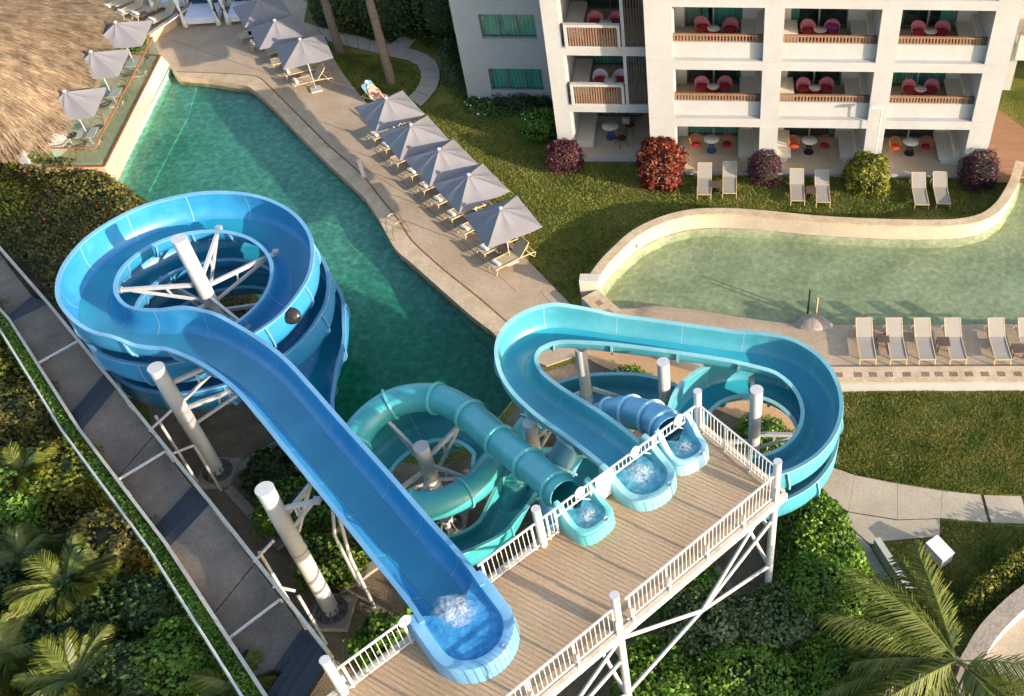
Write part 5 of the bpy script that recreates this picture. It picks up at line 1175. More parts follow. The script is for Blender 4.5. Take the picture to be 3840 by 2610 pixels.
# ------------------------------------------------------------------ sun loungers
def lounger_proto(sl, backang):
    t = thing('sun_lounger', 'x', 'sun lounger'); w = 0.32; fr = MAT['lframe']; S_ = MAT[sl]
    h = 0.33; hy = 0.22; bl = 0.78; by, bz = hy + bl * math.cos(backang), h + bl * math.sin(backang)
    f = MB()
    for s in (-1, 1):
        f.bar((s * w, -1.0, h), (s * w, hy, h), 0.035, 0.045).bar((s * w, hy, h), (s * w, 0.95, h - 0.07), 0.035, 0.045)
    f.bar((-w, -1.0, h), (w, -1.0, h), 0.035).bar((-w, 0.95, h - 0.07), (w, 0.95, h - 0.07), 0.035); link_mesh('frame', f.mesh('frame', fr), t)
    for s in (-1, 1):
        link_mesh('leg', MB().bar((s * w, -0.93, h), (s * w, -1.02, 0), 0.035).mesh('leg', fr), t)
        link_mesh('leg', MB().bar((s * w, 0.70, h - 0.05), (s * w, 0.92, 0), 0.035).bar((s * w, 0.92, 0.01), (s * w, 1.0, 0.25), 0.03).mesh('leg', fr), t)
    seat = [[(-w + 0.02, y, h + 0.012 - 0.03 * math.sin(math.pi * (y + 1) / (hy + 1))), (w - 0.02, y, h + 0.012 - 0.03 * math.sin(math.pi * (y + 1) / (hy + 1))), (w - 0.02, y, h - 0.004), (-w + 0.02, y, h - 0.004)] for y in np.linspace(-0.98, hy, 7)]
    link_mesh('seat', MB().rings(seat, True, True, True).mesh('seat', S_), t)
    bk = [[(-w + 0.02, hy + bl * q * math.cos(backang), h + 0.014 + bl * q * math.sin(backang)), (w - 0.02, hy + bl * q * math.cos(backang), h + 0.014 + bl * q * math.sin(backang)), (w - 0.02, hy + 0.012 + bl * q * math.cos(backang), h - 0.004 + bl * q * math.sin(backang)), (-w + 0.02, hy + 0.012 + bl * q * math.cos(backang), h - 0.004 + bl * q * math.sin(backang))] for q in np.linspace(0, 1, 4)]
    b = link_mesh('backrest', MB().rings(bk, True, True, True).mesh('backrest', S_), t)
    bf = MB()
    for s in (-1, 1): bf.bar((s * w, hy, h), (s * w, by, bz), 0.032, 0.04)
    bf.bar((-w, by, bz), (w, by, bz), 0.035); link_mesh('back_frame', bf.mesh('back_frame', fr), b)
    link_mesh('prop', MB().bar((-w + .03, hy + bl * .55 * math.cos(backang), h + bl * .55 * math.sin(backang)), (-w + .03, 0.75, h - 0.05), 0.02).bar((w - .03, hy + bl * .55 * math.cos(backang), h + bl * .55 * math.sin(backang)), (w - .03, 0.75, h - 0.05), 0.02).mesh('prop', fr), b)
    return t
proto_a = lounger_proto('sling', R(48)); proto_b = lounger_proto('sling2', R(34)); used = set()
def lounger(proto, pos, rz, label, group):
    o = proto if proto.name not in used else copy_tree(proto); used.add(proto.name) if o is proto else None
    o.location = pos; o.rotation_euler = (0, 0, rz); tag(o, label, 'sun lounger')
    if group: o['group'] = group
    elif 'group' in o: del o['group']
    return o
def sidetable(pos, rz, label, group=None):
    t = thing('side_table', label, 'table', pos, group, rz)
    link_mesh('top', MB().box(-0.24, 0.24, -0.24, 0.24, 0.34, 0.38).mesh('top', MAT['wicker']), t)
    for sx, sy in ((-1, -1), (1, -1), (-1, 1), (1, 1)): link_mesh('leg', MB().bar((sx * 0.2, sy * 0.2, 0), (sx * 0.21, sy * 0.21, 0.34), 0.035).mesh('leg', MAT['wicker']), t)
    return t
def towel(pos, rz, label, group=None):
    m = MB(); sp = [(0.075 * (1 - 0.0 * k) * math.cos(a), 0.075 * math.sin(a)) for k, a in enumerate(np.linspace(0, 2 * math.pi, 13)[:-1])]
    rg = [[(x, y0 * q, z0 * q + 0.075) for y0, z0 in sp] for x, q in ((-0.24, 0.75), (-0.225, 1), (-0.1, 1.05), (0.1, 1.0), (0.225, 1.03), (0.24, 0.75))]
    o = link_mesh('rolled_towel', m.rings(rg, True, True, True).mesh('rolled_towel', MAT['towel'], True)); o.location = pos; o.rotation_euler = (0, 0, rz)
    return tag(o, label, 'towel', group)
# along the river: backs away from the kerb
for i, u in enumerate((1966.7, 2036, 2101, 2171, 2271.6, 2341)):
    p = G(u, 829, PZ); lounger(proto_b, (p.x, p.y + 1.0, PZ), R(2), 'grey beige sun lounger in the row by the river drain kerb', 'loungers beside the river')
for u, v in ((2000, 777), (2136, 785), (2305, 800)):
    p = G(u, v, PZ); sidetable((p.x + 0.02, p.y - 0.1, PZ), 0, 'square dark wicker side table between river loungers', 'side tables beside the river')
# on the lawn in front of the terraces
for (u, v), lb in zip(((1598, 455), (1655.6, 452), (1810, 469), (1867.7, 472), (2090.5, 478), (2139.5, 476)), ('the red shrub',) * 2 + ('the plum shrub',) * 2 + ('the yellow shrub and the darkest shrub',) * 2):
    p = G(u, v, -0.06); lounger(proto_b, (p.x, p.y + 1.02, -0.06), 0, 'beige sun lounger on the lawn beside ' + lb if 'and' not in lb else 'beige sun lounger on the lawn between ' + lb, 'lawn loungers beside ' + lb.split(' and')[0])
for (u, v), s in (((1627, 432), 'red'), ((1839, 445), 'plum')):
    p = G(u, v, -0.06); sidetable((p.x, p.y, -0.06), 0, 'dark wicker side table on the lawn between loungers near the %s shrub' % s)
# pool row
AX = R(41) - math.pi / 2
z5o = lambda x, y: (756.5 + x * 0.3639, 181.6 + y * 0.3639)
feet = [(255, 385), (325, 450), (395, 535), (485, 615), (560, 705), (648, 790), (732, 880), (815, 970), (935, 1095), (1010, 1190)]
ax = Vector((math.cos(R(41)), math.sin(R(41)), 0)); px = Vector((-ax.y, ax.x, 0))
prev = None
for i, f in enumerate(feet):
    p = G(*z5o(*f)); c = p + ax * 0.9
    lounger(proto_a, (c.x, c.y, 0), AX, 'beige sun lounger under the row of umbrellas beside the pool' if i < 9 else 'beige sun lounger with raised dark back at the open end of the umbrella row', 'loungers under the pool umbrellas' if i < 9 else None)
    if i != 2: towel((p.x + ax.x * 0.12, p.y + ax.y * 0.12, 0.345), AX + R(12), 'rolled white towel on a lounger foot in the pool row', 'rolled towels in the pool row')
    if i % 2 == 1:
        m_ = (p + prev) / 2 + ax * 0.85; sidetable((m_.x, m_.y, 0), AX, 'dark wicker side table between two loungers of the pool row', 'side tables in the pool row')
    prev = p
# ------------------------------------------------------------------ umbrellas
def umbrella_proto():
    t = thing('patio_umbrella', 'x', 'umbrella'); s = 1.24; n = 8; ze, zh = 2.25, 2.9
    ribs = []
    for k in range(32):
        a = 2 * math.pi * k / 32; m = max(abs(math.cos(a)), abs(math.sin(a))); ribs.append((s * math.cos(a) / m, s * math.sin(a) / m, abs(math.sin(4 * a))))
    rows = []
    for i in range(n + 1):
        q = 0.07 + 0.93 * i / n; row = []
        for x, y, sg in ribs: row.append((x * q, y * q, zh - (zh - ze) * (q ** 1.05) - 0.05 * sg * math.sin(math.pi * q * 0.9) - (0.025 * sg if i == n else 0)))
        rows.append(row)
    under = [[(x, y, z - 0.02) for x, y, z in r] for r in rows]
    c = link_mesh('canopy', MB().rings(rows + list(reversed(under)) + [rows[0]], True).mesh('canopy', MAT['canvas'], True, None, 22), t)
    link_mesh('vent', MB().rings([[(x * 0.085, y * 0.085, zh + 0.005) for x, y, q in ribs], [(x * 0.05, y * 0.05, zh + 0.055) for x, y, q in ribs]], True, False, True).mesh('vent', MAT['canvas'], True), c)
    link_mesh('pole', MB().tube([(0, 0, 0.05), (0, 0, zh + 0.04)], 0.024, 10).mesh('pole', MAT['rail'], True), t)
    link_mesh('finial', MB().lathe([(0.075, 0.0), (0.08, 0.025), (0.045, 0.05), (0.0, 0.055)], (0, 0, zh + 0.05), 14).mesh('finial', MAT['rail'], True), t)
    for k in range(8):
        a = k * math.pi / 4; m = max(abs(math.cos(a)), abs(math.sin(a))); e = (s * 0.97 * math.cos(a) / m, s * 0.97 * math.sin(a) / m, ze - 0.01)
        rb = link_mesh('rib', MB().bar((0, 0, zh - 0.06), e, 0.018, 0.022).mesh('rib', MAT['rail']), t)
    link_mesh('base', MB().box(-0.28, 0.28, -0.28, 0.28, 0, 0.07).mesh('base', MAT['cloth_g']), t)
    return t
up = umbrella_proto(); ufirst = [True]
def umbrella(pos, rz, label, group=None):
    o = up if ufirst[0] else copy_tree(up); ufirst[0] = False
    o.location = pos; o.rotation_euler = (0, 0, rz); tag(o, label, 'umbrella')
    if group: o['group'] = group
    elif 'group' in o: del o['group']
    return o
hubs = [(315, 125), (470, 290), (645, 445), (830, 605), (1030, 815)]
for i, h in enumerate(hubs):
    q = G(*z5o(*h), 2.95); umbrella((q.x + .05, q.y + .18, 0), R(36) + random.uniform(-.05, .05), 'square grey patio umbrella in the row along the pool', 'umbrellas along the pool')
z2o = lambda x, y: (544.7 + x * 0.2681, y * 0.2681)
for h in ((505, 330), (290, 170), (150, -10)):
    q = G(*z2o(*h), 2.95); umbrella((q.x, q.y, 0), R(30) + random.uniform(-.06, .06), 'square grey patio umbrella on the deck beyond the palm trunks', 'umbrellas beyond the palms')
# upper deck loungers
AX2 = R(28) - math.pi / 2; ax2 = Vector((math.cos(R(28)), math.sin(R(28)), 0))
for i, f in enumerate(((470, 745), (400, 660), (290, 570), (250, 480), (110, 420), (150, 400), (20, 350), (60, 330))):
    p = G(*z2o(*f)); c = p + ax2 * 0.95
    lounger(proto_a, (c.x, c.y, 0), AX2, 'beige sun lounger on the upper deck under the shaded umbrellas', 'loungers on the upper deck')
    if i in (0, 1, 4, 5): towel((p.x + ax2.x * 0.12, p.y + ax2.y * 0.12, 0.345), AX2 + R(10), 'rolled towel on a lounger of the upper deck', 'rolled towels on the upper deck')
# reclining guest on a lounger at the lawn edge
gp_ = G(826, 226); c = gp_ + Vector((0.95, -0.3, 0))
lg = lounger(proto_a, (c.x, c.y, 0), R(75) - math.pi / 2 + R(75), 'sun lounger with a blue towel over its back at the lawn edge', None)
tw = link_mesh('beach_towel', MB().box(-0.30, 0.30, 0, 0.5, 0, 0.02).mesh('beach_towel', MAT['bluecloth'])); tw.parent = None
mt = Matrix.Translation(Vector((c.x, c.y, 0))) @ Matrix.Rotation(lg.rotation_euler.z, 4, 'Z') @ Matrix.Translation(Vector((0, 0.42, 0.60))) @ Matrix.Rotation(R(48), 4, 'X'); tw.matrix_world = mt
tag(tw, 'blue beach towel over the backrest of the guest lounger', 'towel')
def person_recline():
    """continuous body grown with a skin modifier: lying on the lounger, one knee up"""
    J = {'pel': (0, 0.10, 0.47, .14), 'bel': (0, 0.24, 0.52, .135), 'che': (0, 0.44, 0.72, .145), 'nec': (0, 0.58, 0.90, .055), 'hea': (0, 0.63, 1.00, .095), 'top': (0, 0.68, 1.09, .075),
         'shl': (-.19, .46, .76, .06), 'ell': (-.30, .28, .56, .045), 'hal': (-.22, .08, .55, .035), 'shr': (.19, .46, .76, .06), 'elr': (.30, .28, .56, .045), 'har': (.22, .06, .55, .035),
         'hil': (-.10, .06, .46, .09), 'knl': (-.12, -.30, .82, .06), 'anl': (-.12, -.58, .42, .04), 'tol': (-.12, -.72, .39, .035), 'hir': (.10, .06, .46, .09), 'knr': (.13, -.40, .50, .06), 'anr': (.14, -.84, .41, .04), 'tor': (.15, -.92, .50, .035)}
    E_ = [('pel', 'bel'), ('bel', 'che'), ('che', 'nec'), ('nec', 'hea'), ('hea', 'top'), ('che', 'shl'), ('shl', 'ell'), ('ell', 'hal'), ('che', 'shr'), ('shr', 'elr'), ('elr', 'har'), ('pel', 'hil'), ('hil', 'knl'), ('knl', 'anl'), ('anl', 'tol'), ('pel', 'hir'), ('hir', 'knr'), ('knr', 'anr'), ('anr', 'tor')]
    ks = list(J); me = bpy.data.meshes.new('person'); me.from_pydata([J[k][:3] for k in ks], [(ks.index(a), ks.index(b)) for a, b in E_], [])
    o = bpy.data.objects.new('person', me); COL.objects.link(o); md = o.modifiers.new('skin', 'SKIN'); me.skin_vertices or None
    if not me.skin_vertices:
        bpy.context.view_layer.objects.active = o
    for i, k in enumerate(ks):
        sv = me.skin_vertices[0].data[i]; sv.radius = (J[k][3], J[k][3]); sv.use_root = (k == 'pel')
    o.modifiers.new('sub', 'SUBSURF').levels = 1; o.modifiers['sub'].render_levels = 1
    bpy.context.view_layer.update(); m2 = bpy.data.meshes.new_from_object(o.evaluated_get(bpy.context.evaluated_depsgraph_get())); bpy.data.objects.remove(o)
    m2.materials.clear(); m2.materials.append(MAT['skin']); m2.name = 'person'; return m2
try:
    pm = person_recline(); po_ = link_mesh('person', pm); po_.location = (c.x, c.y, 0); po_.rotation_euler = (0, 0, lg.rotation_euler.z)
    tag(po_, 'person reclining on a lounger with one knee raised and white cap', 'person')
    link_mesh('cap', MB().lathe([(0.0, 0.10), (0.06, 0.09), (0.105, 0.04), (0.11, 0.0)], (0, 0.66, 1.03), 12, False).mesh('cap', MAT['cloth_w'], True), po_)
    link_mesh('shirt', MB().rings([[(0.165 * math.cos(a), 0.22 + 0.10 * math.sin(a) * 0.5, 0.50 + 0.16 * math.sin(a)) for a in np.linspace(0, 2 * math.pi, 13)[:-1]], [(0.185 * math.cos(a), 0.36 + 0.06 * math.sin(a), 0.65 + 0.15 * math.sin(a)) for a in np.linspace(0, 2 * math.pi, 13)[:-1]], [(0.20 * math.cos(a), 0.48 + 0.06 * math.sin(a), 0.78 + 0.12 * math.sin(a)) for a in np.linspace(0, 2 * math.pi, 13)[:-1]]], True).mesh('shirt', MAT['cloth_w'], True), po_)
except Exception as ex:
    print('person failed', ex)
# ------------------------------------------------------------------ bar terrace by the pool
TZ = 0.9
tr = thing('bar_terrace', 'raised terrace with cream wall dropping into the pool by the thatched bar', 'terrace', tuple(G(180, 250, 0)))
ter = GP([(363, 124), (237, 379), (95, 381), (-40, 330), (60, 150), (180, 90), (250, 70), (345, 84)], TZ)
MB().prism([(p.x, p.y) for p in ter], -0.2, TZ).build('floor', MAT['tile'], tr)
wt = [G(363.5, 124, TZ + .004), G(236.5, 379, TZ + .004)]; wb_ = [G(391, 153, WZ), G(266, 412, WZ)]; wb_ = [b_ + (b_ - a_) * 0.25 for a_, b_ in zip(wt, wb_)]
n0 = 10
for i in range(1):
    MB().add([tuple(wt[0]), tuple(wt[1]), tuple(wb_[1]), tuple(wb_[0]), (wt[0].x - .3, wt[0].y, TZ - .3), (wt[1].x - .3, wt[1].y, TZ - .3), (wb_[1].x - .6, wb_[1].y, WZ - .6), (wb_[0].x - .6, wb_[0].y, WZ - .6)], [(0, 1, 2, 3), (7, 6, 5, 4), (0, 4, 5, 1), (1, 5, 6, 2), (2, 6, 7, 3), (3, 7, 4, 0)]).build('pool_wall', MAT['whitewall'], tr)
MB().bar(G(237, 380, TZ - 0.25), G(95, 382, TZ - 0.25), 0.18, 0.55).build('front_wall', MAT['whitewall'], tr)
gr = thing('glass_balustrade', 'frameless glass balustrade with rusty handrail around the bar terrace', 'balustrade', tuple(G(230, 360, TZ)))
lower = [G(364, 126, TZ + .03), G(237, 377, TZ + .03), G(100, 379, TZ + .03)]; upper = [Vector((p.x, p.y, TZ + 1.08)) for p in lower]
back_c = Vector((lower[0].x - 2.6, lower[0].y + 1.2, TZ + .03))
for i in range(2):
    MB().bar(lower[i], lower[i + 1], 0.09, 0.05).build('bottom_rail', MAT['corten'], gr); MB().bar(upper[i], upper[i + 1], 0.07, 0.05).build('handrail', MAT['corten'], gr)
    n = 6 if i == 0 else 2
    for k in range(n):
        a, b = lower[i].lerp(lower[i + 1], k / n + 0.004), lower[i].lerp(lower[i + 1], (k + 1) / n - 0.004)
        d = (b - a).normalized(); s = Vector((-d.y, d.x, 0)) * 0.006; h = Vector((0, 0, 1.02)); z_ = Vector((0, 0, 0.028))
        MB().add([tuple(a - s + z_), tuple(b - s + z_), tuple(b + s + z_), tuple(a + s + z_), tuple(a - s + h), tuple(b - s + h), tuple(b + s + h), tuple(a + s + h)], [(0, 1, 5, 4), (2, 3, 7, 6), (0, 3, 2, 1), (4, 5, 6, 7), (1, 2, 6, 5), (3, 0, 4, 7)]).build('glass_panel', MAT['glass'], gr)
p = G(347, 86, TZ + 1.08); q = G(312, 88, TZ + 1.08); r_ = G(364, 126, TZ + .03)
MB().bar(upper[0], (p.x, p.y, TZ + 1.08), 0.07, 0.05).bar(p, q, 0.07, 0.05).build('handrail', MAT['corten'], gr)
MB().bar(lower[0], G(296, 122, TZ + .03), 0.08, 0.05).build('bottom_rail', MAT['corten'], gr)
# bar counter with coloured panels
bc = thing('bar_counter', 'bar counter with turquoise and teal wave panels under the thatch', 'counter', tuple(G(165, 200, TZ)))
c0, c1 = G(130, 322, TZ), G(250, 108, TZ); dcn = (c1 - c0).normalized(); sd_ = Vector((dcn.y, -dcn.x, 0)); sd_ = sd_ if sd_.x > 0 else -sd_
MB().bar(c0 + Vector((0, 0, 1.12)) - sd_ * 0.2, c1 + Vector((0, 0, 1.12)) - sd_ * 0.2, 0.55, 0.06).build('top', MAT['white'], bc)
Lc = (c1 - c0).length; n = 9
for i in range(n):
    a, b = c0 + dcn * (Lc * i / n), c0 + dcn * (Lc * (i + 1) / n); z1 = 0.55 if i % 2 == 0 else 0.2; z2 = 0.2 if i % 2 == 0 else 0.55
    MB().add([tuple(a + Vector((0, 0, .02))), tuple(b + Vector((0, 0, .02))), tuple(b + Vector((0, 0, z2))), tuple(a + Vector((0, 0, z1)))] + [tuple(a + Vector((0, 0, .02)) - sd_ * .1), tuple(b + Vector((0, 0, .02)) - sd_ * .1), tuple(b + Vector((0, 0, z2)) - sd_ * .1), tuple(a + Vector((0, 0, z1)) - sd_ * .1)], [(0, 1, 2, 3), (7, 6, 5, 4), (3, 2, 6, 7), (0, 4, 5, 1)]).build('teal_panel', MAT['tealp'], bc)
    MB().add([tuple(a + Vector((0, 0, z1 + .003))), tuple(b + Vector((0, 0, z2 + .003))), tuple(b + Vector((0, 0, 1.09))), tuple(a + Vector((0, 0, 1.09)))] + [tuple(a + Vector((0, 0, z1 + .003)) - sd_ * .1), tuple(b + Vector((0, 0, z2 + .003)) - sd_ * .1), tuple(b + Vector((0, 0, 1.09)) - sd_ * .1), tuple(a + Vector((0, 0, 1.09)) - sd_ * .1)], [(0, 1, 2, 3), (7, 6, 5, 4), (3, 2, 6, 7), (0, 4, 5, 1)]).build('turquoise_panel', MAT['turq'], bc)
po = G(152, 214, TZ); MB().bar(po - sd_ * .3 + Vector((0, 0, 0)), po - sd_ * .3 + Vector((0, 0, 1.5)), 0.5, 0.12).build('orange_pillar', MAT['orangep'], bc)
# hut wall facing the shrubs
hw_ = thing('bar_wall', 'whitewashed hut wall with creeper at the end of the thatched bar', 'wall', tuple(G(80, 370, 0)))
w1, w0 = G(128, 362, TZ), G(-30, 360, TZ)
MB().prism([(w0.x, w0.y - .1), (w1.x, w1.y), (w1.x + 0.25, w1.y + 1.2), (w1.x - 0.3, w1.y + 1.6), (w0.x, w0.y + 1.5)], -0.1, 3.0).build('wall', MAT['white'], hw_)
MB().prism([(w1.x - 1.5, w1.y - 0.35), (w1.x - 1.1, w1.y - 0.35), (w1.x - 1.1, w1.y + 0.2), (w1.x - 1.5, w1.y + 0.2)], -0.1, 2.9).build('pier', MAT['white'], hw_)
C = []; Nn = []
for k in range(900):
    C.append((w0.x + random.uniform(0.2, 3.3) ** 1.0, w0.y - 0.12 - random.random() * 0.12, random.betavariate(1.2, 1.8) * 2.6)); Nn.append((0.2, -1, 0.2))
link_mesh('creeper', leaf_mesh('creeper', np.array(C) - np.array(OFF[hw_.name]), Nn, 0.13, 0.1, MAT['lf_yellow']), hw_)['kind'] = 'stuff'
# thatched roof
th = thing('thatched_roof', 'big palm thatch roof of the pool bar', 'roof', tuple(G(60, 180, 0)))
EZ = 3.35
eave = [G(150, -70, EZ), G(238, 20, EZ), G(257, 62, EZ), G(228, 108, EZ), G(205, 138, EZ), G(182, 180, EZ), G(152, 235, EZ), G(112, 288, EZ), G(84, 312, EZ), G(40, 326, EZ), G(-30, 330, EZ), G(-140, 330, EZ)]
ridge = [G(-170, -80, 6.2), G(-110, -25, 6.2), G(-110, 10, 6.3), G(-120, 40, 6.4), G(-130, 70, 6.5), G(-140, 100, 6.5), G(-150, 120, 6.5), G(-160, 140, 6.5), G(-170, 150, 6.5), G(-190, 155, 6.5), G(-220, 155, 6.5), G(-260, 155, 6.5)]
ev = resample(eave, 50); rd = resample(ridge, 50); rows = []
for i in range(13):
    q = i / 12; row = []
    for a, b in zip(rd, ev):
        p = a.lerp(b, q); s = 0.28 * math.sin(math.pi * q); w_ = 0.16 * math.sin(p.x * 2.1 + p.y * 1.3) * math.sin(p.y * 2.3) ; row.append((p.x, p.y, p.z + s + w_ * q))
    rows.append(row)
low = [[(x, y, z - 0.28) for x, y, z in r] for r in rows]
MB().rings(rows + list(reversed(low)), False).build('thatch', MAT['thatch'], th, True)
V = []; N_ = 42000
RW = np.array(rows); ii = rng.uniform(0, 48.99, N_); jj = rng.uniform(0, 11.9, N_); i0 = ii.astype(int); j0 = jj.astype(int)
fi = (ii - i0)[:, None]; fj = (jj - j0)[:, None]
Pp = RW[j0, i0] * (1 - fi) * (1 - fj) + RW[j0, i0 + 1] * fi * (1 - fj) + RW[j0 + 1, i0] * (1 - fi) * fj + RW[j0 + 1, i0 + 1] * fi * fj
dn = RW[j0 + 1, i0] - RW[j0, i0]; dn /= np.linalg.norm(dn, axis=1)[:, None]; sd2 = np.cross(dn, np.array((0, 0, 1.0))); sd2 /= np.linalg.norm(sd2, axis=1)[:, None]; nm = np.cross(sd2, dn)
dn = dn + sd2 * rng.normal(0, 0.16, (N_, 1)); ln = rng.uniform(0.35, 0.95, (N_, 1)); wd_ = rng.uniform(0.010, 0.034, (N_, 1)); Pp = Pp + nm * rng.uniform(0.0, 0.09, (N_, 1)); e_ = Pp + dn * ln + nm * rng.uniform(-0.02, 0.05, (N_, 1))
Vv = np.empty((N_, 4, 3)); Vv[:, 0] = Pp - sd2 * wd_; Vv[:, 1] = Pp + sd2 * wd_; Vv[:, 2] = e_ + sd2 * wd_ * .4; Vv[:, 3] = e_ - sd2 * wd_ * .4
o = link_mesh('straw', quads('straw', Vv.reshape(-1, 3) - np.array(OFF[th.name]), N_, MAT['straw']), th); o['kind'] = 'stuff'
# ragged eave fringe
m = 9000; ii = rng.uniform(0, 48.99, m); i0 = ii.astype(int); fi = (ii - i0)[:, None]; Pp = RW[12, i0] * (1 - fi) + RW[12, i0 + 1] * fi
od = RW[12, i0] - RW[9, i0]; od /= np.linalg.norm(od, axis=1)[:, None]; Pp = Pp - od * rng.uniform(0, .2, (m, 1)) + np.array((0, 0, -0.02)) - np.array((0, 0, 1)) * rng.uniform(0, .25, (m, 1))
sd2 = np.cross(od, np.array((0, 0, 1.0))); od = od + np.array((0, 0, -0.35)) + sd2 * rng.normal(0, .2, (m, 1)); ln = rng.uniform(.15, .5, (m, 1)) * (1 + .4 * np.sin(ii * 2.1)[:, None]); e_ = Pp + od * ln
Vv = np.empty((m, 4, 3)); Vv[:, 0] = Pp - sd2 * .016; Vv[:, 1] = Pp + sd2 * .016; Vv[:, 2] = e_ + sd2 * .006; Vv[:, 3] = e_ - sd2 * .006
o = link_mesh('fringe', quads('fringe', Vv.reshape(-1, 3) - np.array(OFF[th.name]), m, MAT['straw']), th); o['kind'] = 'stuff'
for (u, v) in ((120, 300), (190, 170), (235, 90)):
    p = G(u - 18, v, TZ); MB().tube([(p.x, p.y, TZ), (p.x, p.y, EZ + 0.2)], 0.08, 8).build('pole', MAT['trunk'], th, True)
# terrace umbrellas, tables, wire chairs
z1o = lambda x, y: (x * 0.2681, y * 0.2681)
for (hx, hy_), (tx_, ty_) in zip(((950, 232), (790, 482), (590, 822)), ((1130, 520), (935, 775), (728, 1115))):
    top = G(*z1o(tx_, ty_), TZ + 0.74)
    umbrella((top.x, top.y, TZ), R(10), 'square grey umbrella over a wire table on the bar terrace', 'umbrellas on the bar terrace')
    t = thing('cafe_table', 'square grey cafe table on the bar terrace', 'table', (top.x + 0.05, top.y - 0.05, TZ), 'cafe tables on the bar terrace', R(8))
    link_mesh('top', MB().box(-0.42, 0.42, -0.40, 0.40, 0.70, 0.735).mesh('top', MAT['tabletop']), t)
    for sx, sy in ((-1, -1), (1, -1), (-1, 1), (1, 1)): link_mesh('leg', MB().bar((sx * .36, sy * .34, 0), (sx * .36, sy * .34, .7), .03).mesh('leg', MAT['wire']), t)
    for dx, dy, a in ((-0.85, 0.1, R(90)), (-0.1, -0.78, R(180)), (0.12, 0.78, R(5))):
        cpos = (top.x + dx, top.y + dy, TZ)
        cc_ = thing('wire_chair', 'round grey wire chair at a cafe table on the bar terrace', 'chair', cpos, 'wire chairs on the bar terrace', a)
        mb = MB(); 
        for zz, rr_ in ((0.45, 0.24), (0.62, 0.30), (0.80, 0.33)):
            mb.tube([(rr_ * math.cos(x), rr_ * math.sin(x) + (zz - .45) * .25, zz + (0.0 if zz < .5 else 0.12 * math.sin(x))) for x in np.linspace(0, 2 * math.pi, 17)[:-1]] if zz < .5 else [(rr_ * math.cos(x), rr_ * math.sin(x) + (zz - .45) * .25, zz + 0.1 * math.sin(x)) for x in np.linspace(R(-10), R(190), 14)], 0.013, 5, True, zz < .5)
        for x in np.linspace(R(0), R(180), 9): mb.tube([(0.24 * math.cos(x), 0.24 * math.sin(x), .45), (0.33 * math.cos(x), 0.33 * math.sin(x) + .09, .80 + .1 * math.sin(x))], 0.007, 4)
        link_mesh('back', mb.mesh('back', MAT['wire']), cc_)
        link_mesh('seat', MB().lathe([(0, .45), (.23, .45), (.23, .465), (0, .465)], (0, 0, 0), 14, False).mesh('seat', MAT['wire']), cc_)
        for sx, sy in ((-1, -1), (1, -1), (-1, 1), (1, 1)): link_mesh('leg', MB().tube([(sx * .15, sy * .15, .45), (sx * .22, sy * .22, 0)], .012, 5).mesh('leg', MAT['wire']), cc_)
bush('planter_shrub', 'bright green clipped shrub at the corner of the bar terrace', 'shrub', tuple(G(305, 112, TZ)), (0.9, 0.55, 0.5), MAT['lf_bright'], 1800, 0.12)
# low wall + four loungers + day beds above the bar
lw_ = thing('low_wall', 'low tan garden wall with a pale handrail between bar and day beds', 'wall', tuple(G(400, 50, 0)))
MB().bar(G(340, 88, 0.22), G(430, 24, 0.22), 0.25, 0.5).build('wall', MAT['coping'], lw_); MB().tube([G(350, 74, 0.9), G(432, 16, 0.9)], 0.03, 8).build('handrail', MAT['rail'], lw_, True)
AX3 = R(55) - math.pi / 2; ax3 = Vector((math.cos(R(55)), math.sin(R(55)), 0))
for u, v in ((246, 30), (277, 42), (310, 47), (347, 60)):
    p = G(u, v, 0.0); c = p + ax3 * 0.95; lounger(proto_a, (c.x, c.y, 0), AX3, 'tan sun lounger in the sunny group between thatch and low wall', 'loungers beside the low wall')
    towel((p.x + ax3.x * .12, p.y + ax3.y * .12, .345), AX3 + R(5), 'rolled towel on a tan lounger beside the low wall', 'rolled towels beside the low wall')
for u, v in ((262, 33), (330, 45)): p = G(u, v, 0); sidetable((p.x, p.y, 0), AX3, 'dark wicker table between the tan loungers beside the low wall', 'wicker tables beside the low wall')
def daybed(u, v, rz, label):
    p = G(u, v, 0); t = thing('day_bed', label, 'day bed', (p.x, p.y, 0), None, rz); w, d, h = 0.95, 1.05, 2.3
    link_mesh('base', MB().box(-w + .05, w - .05, -d + .05, d - .05, 0.18, 0.36).mesh('base', MAT['sheer']), t)
    link_mesh('mattress', MB().box(-w + .08, w - .08, -d + .06, d - .06, 0.362, 0.56).mesh('mattress', MAT['bedblue']), t)
    for k in range(3): link_mesh('pillow', MB().box(-0.75 + k * .52, -0.28 + k * .52, d - .42, d - .12, .565, .85).mesh('pillow', MAT['navy']), t)
    for sx in (-1, 1):
        for sy in (-1, 1):
            link_mesh('post', MB().bar((sx * w, sy * d, 0), (sx * w, sy * d, h), 0.12).mesh('post', MAT['darkwood']), t)
            rg = []
            for zz, rr in ((0.05, .17), (0.5, .12), (1.0, .055), (1.4, .1), (2.2, .2)): rg.append([(sx * (w - .05) + rr * (1 + .25 * math.sin(5 * a)) * math.cos(a), sy * (d + .02) + rr * .7 * math.sin(a), zz) for a in np.linspace(0, 2 * math.pi, 15)[:-1]])
            link_mesh('curtain', MB().rings(rg, True, True, True).mesh('curtain', MAT['sheer'], True), t)
    link_mesh('roof', MB().box(-w - .1, w + .1, -d - .1, d + .1, h, h + .08).mesh('roof', MAT['sheer']), t)
daybed(470, 40, R(8), 'four-poster day bed with tied white curtains and navy pillows'); daybed(566, 34, R(8), 'four-poster day bed half hidden by a shaded umbrella'); daybed(398, 4, R(8), 'day bed with white linen behind the loungers')
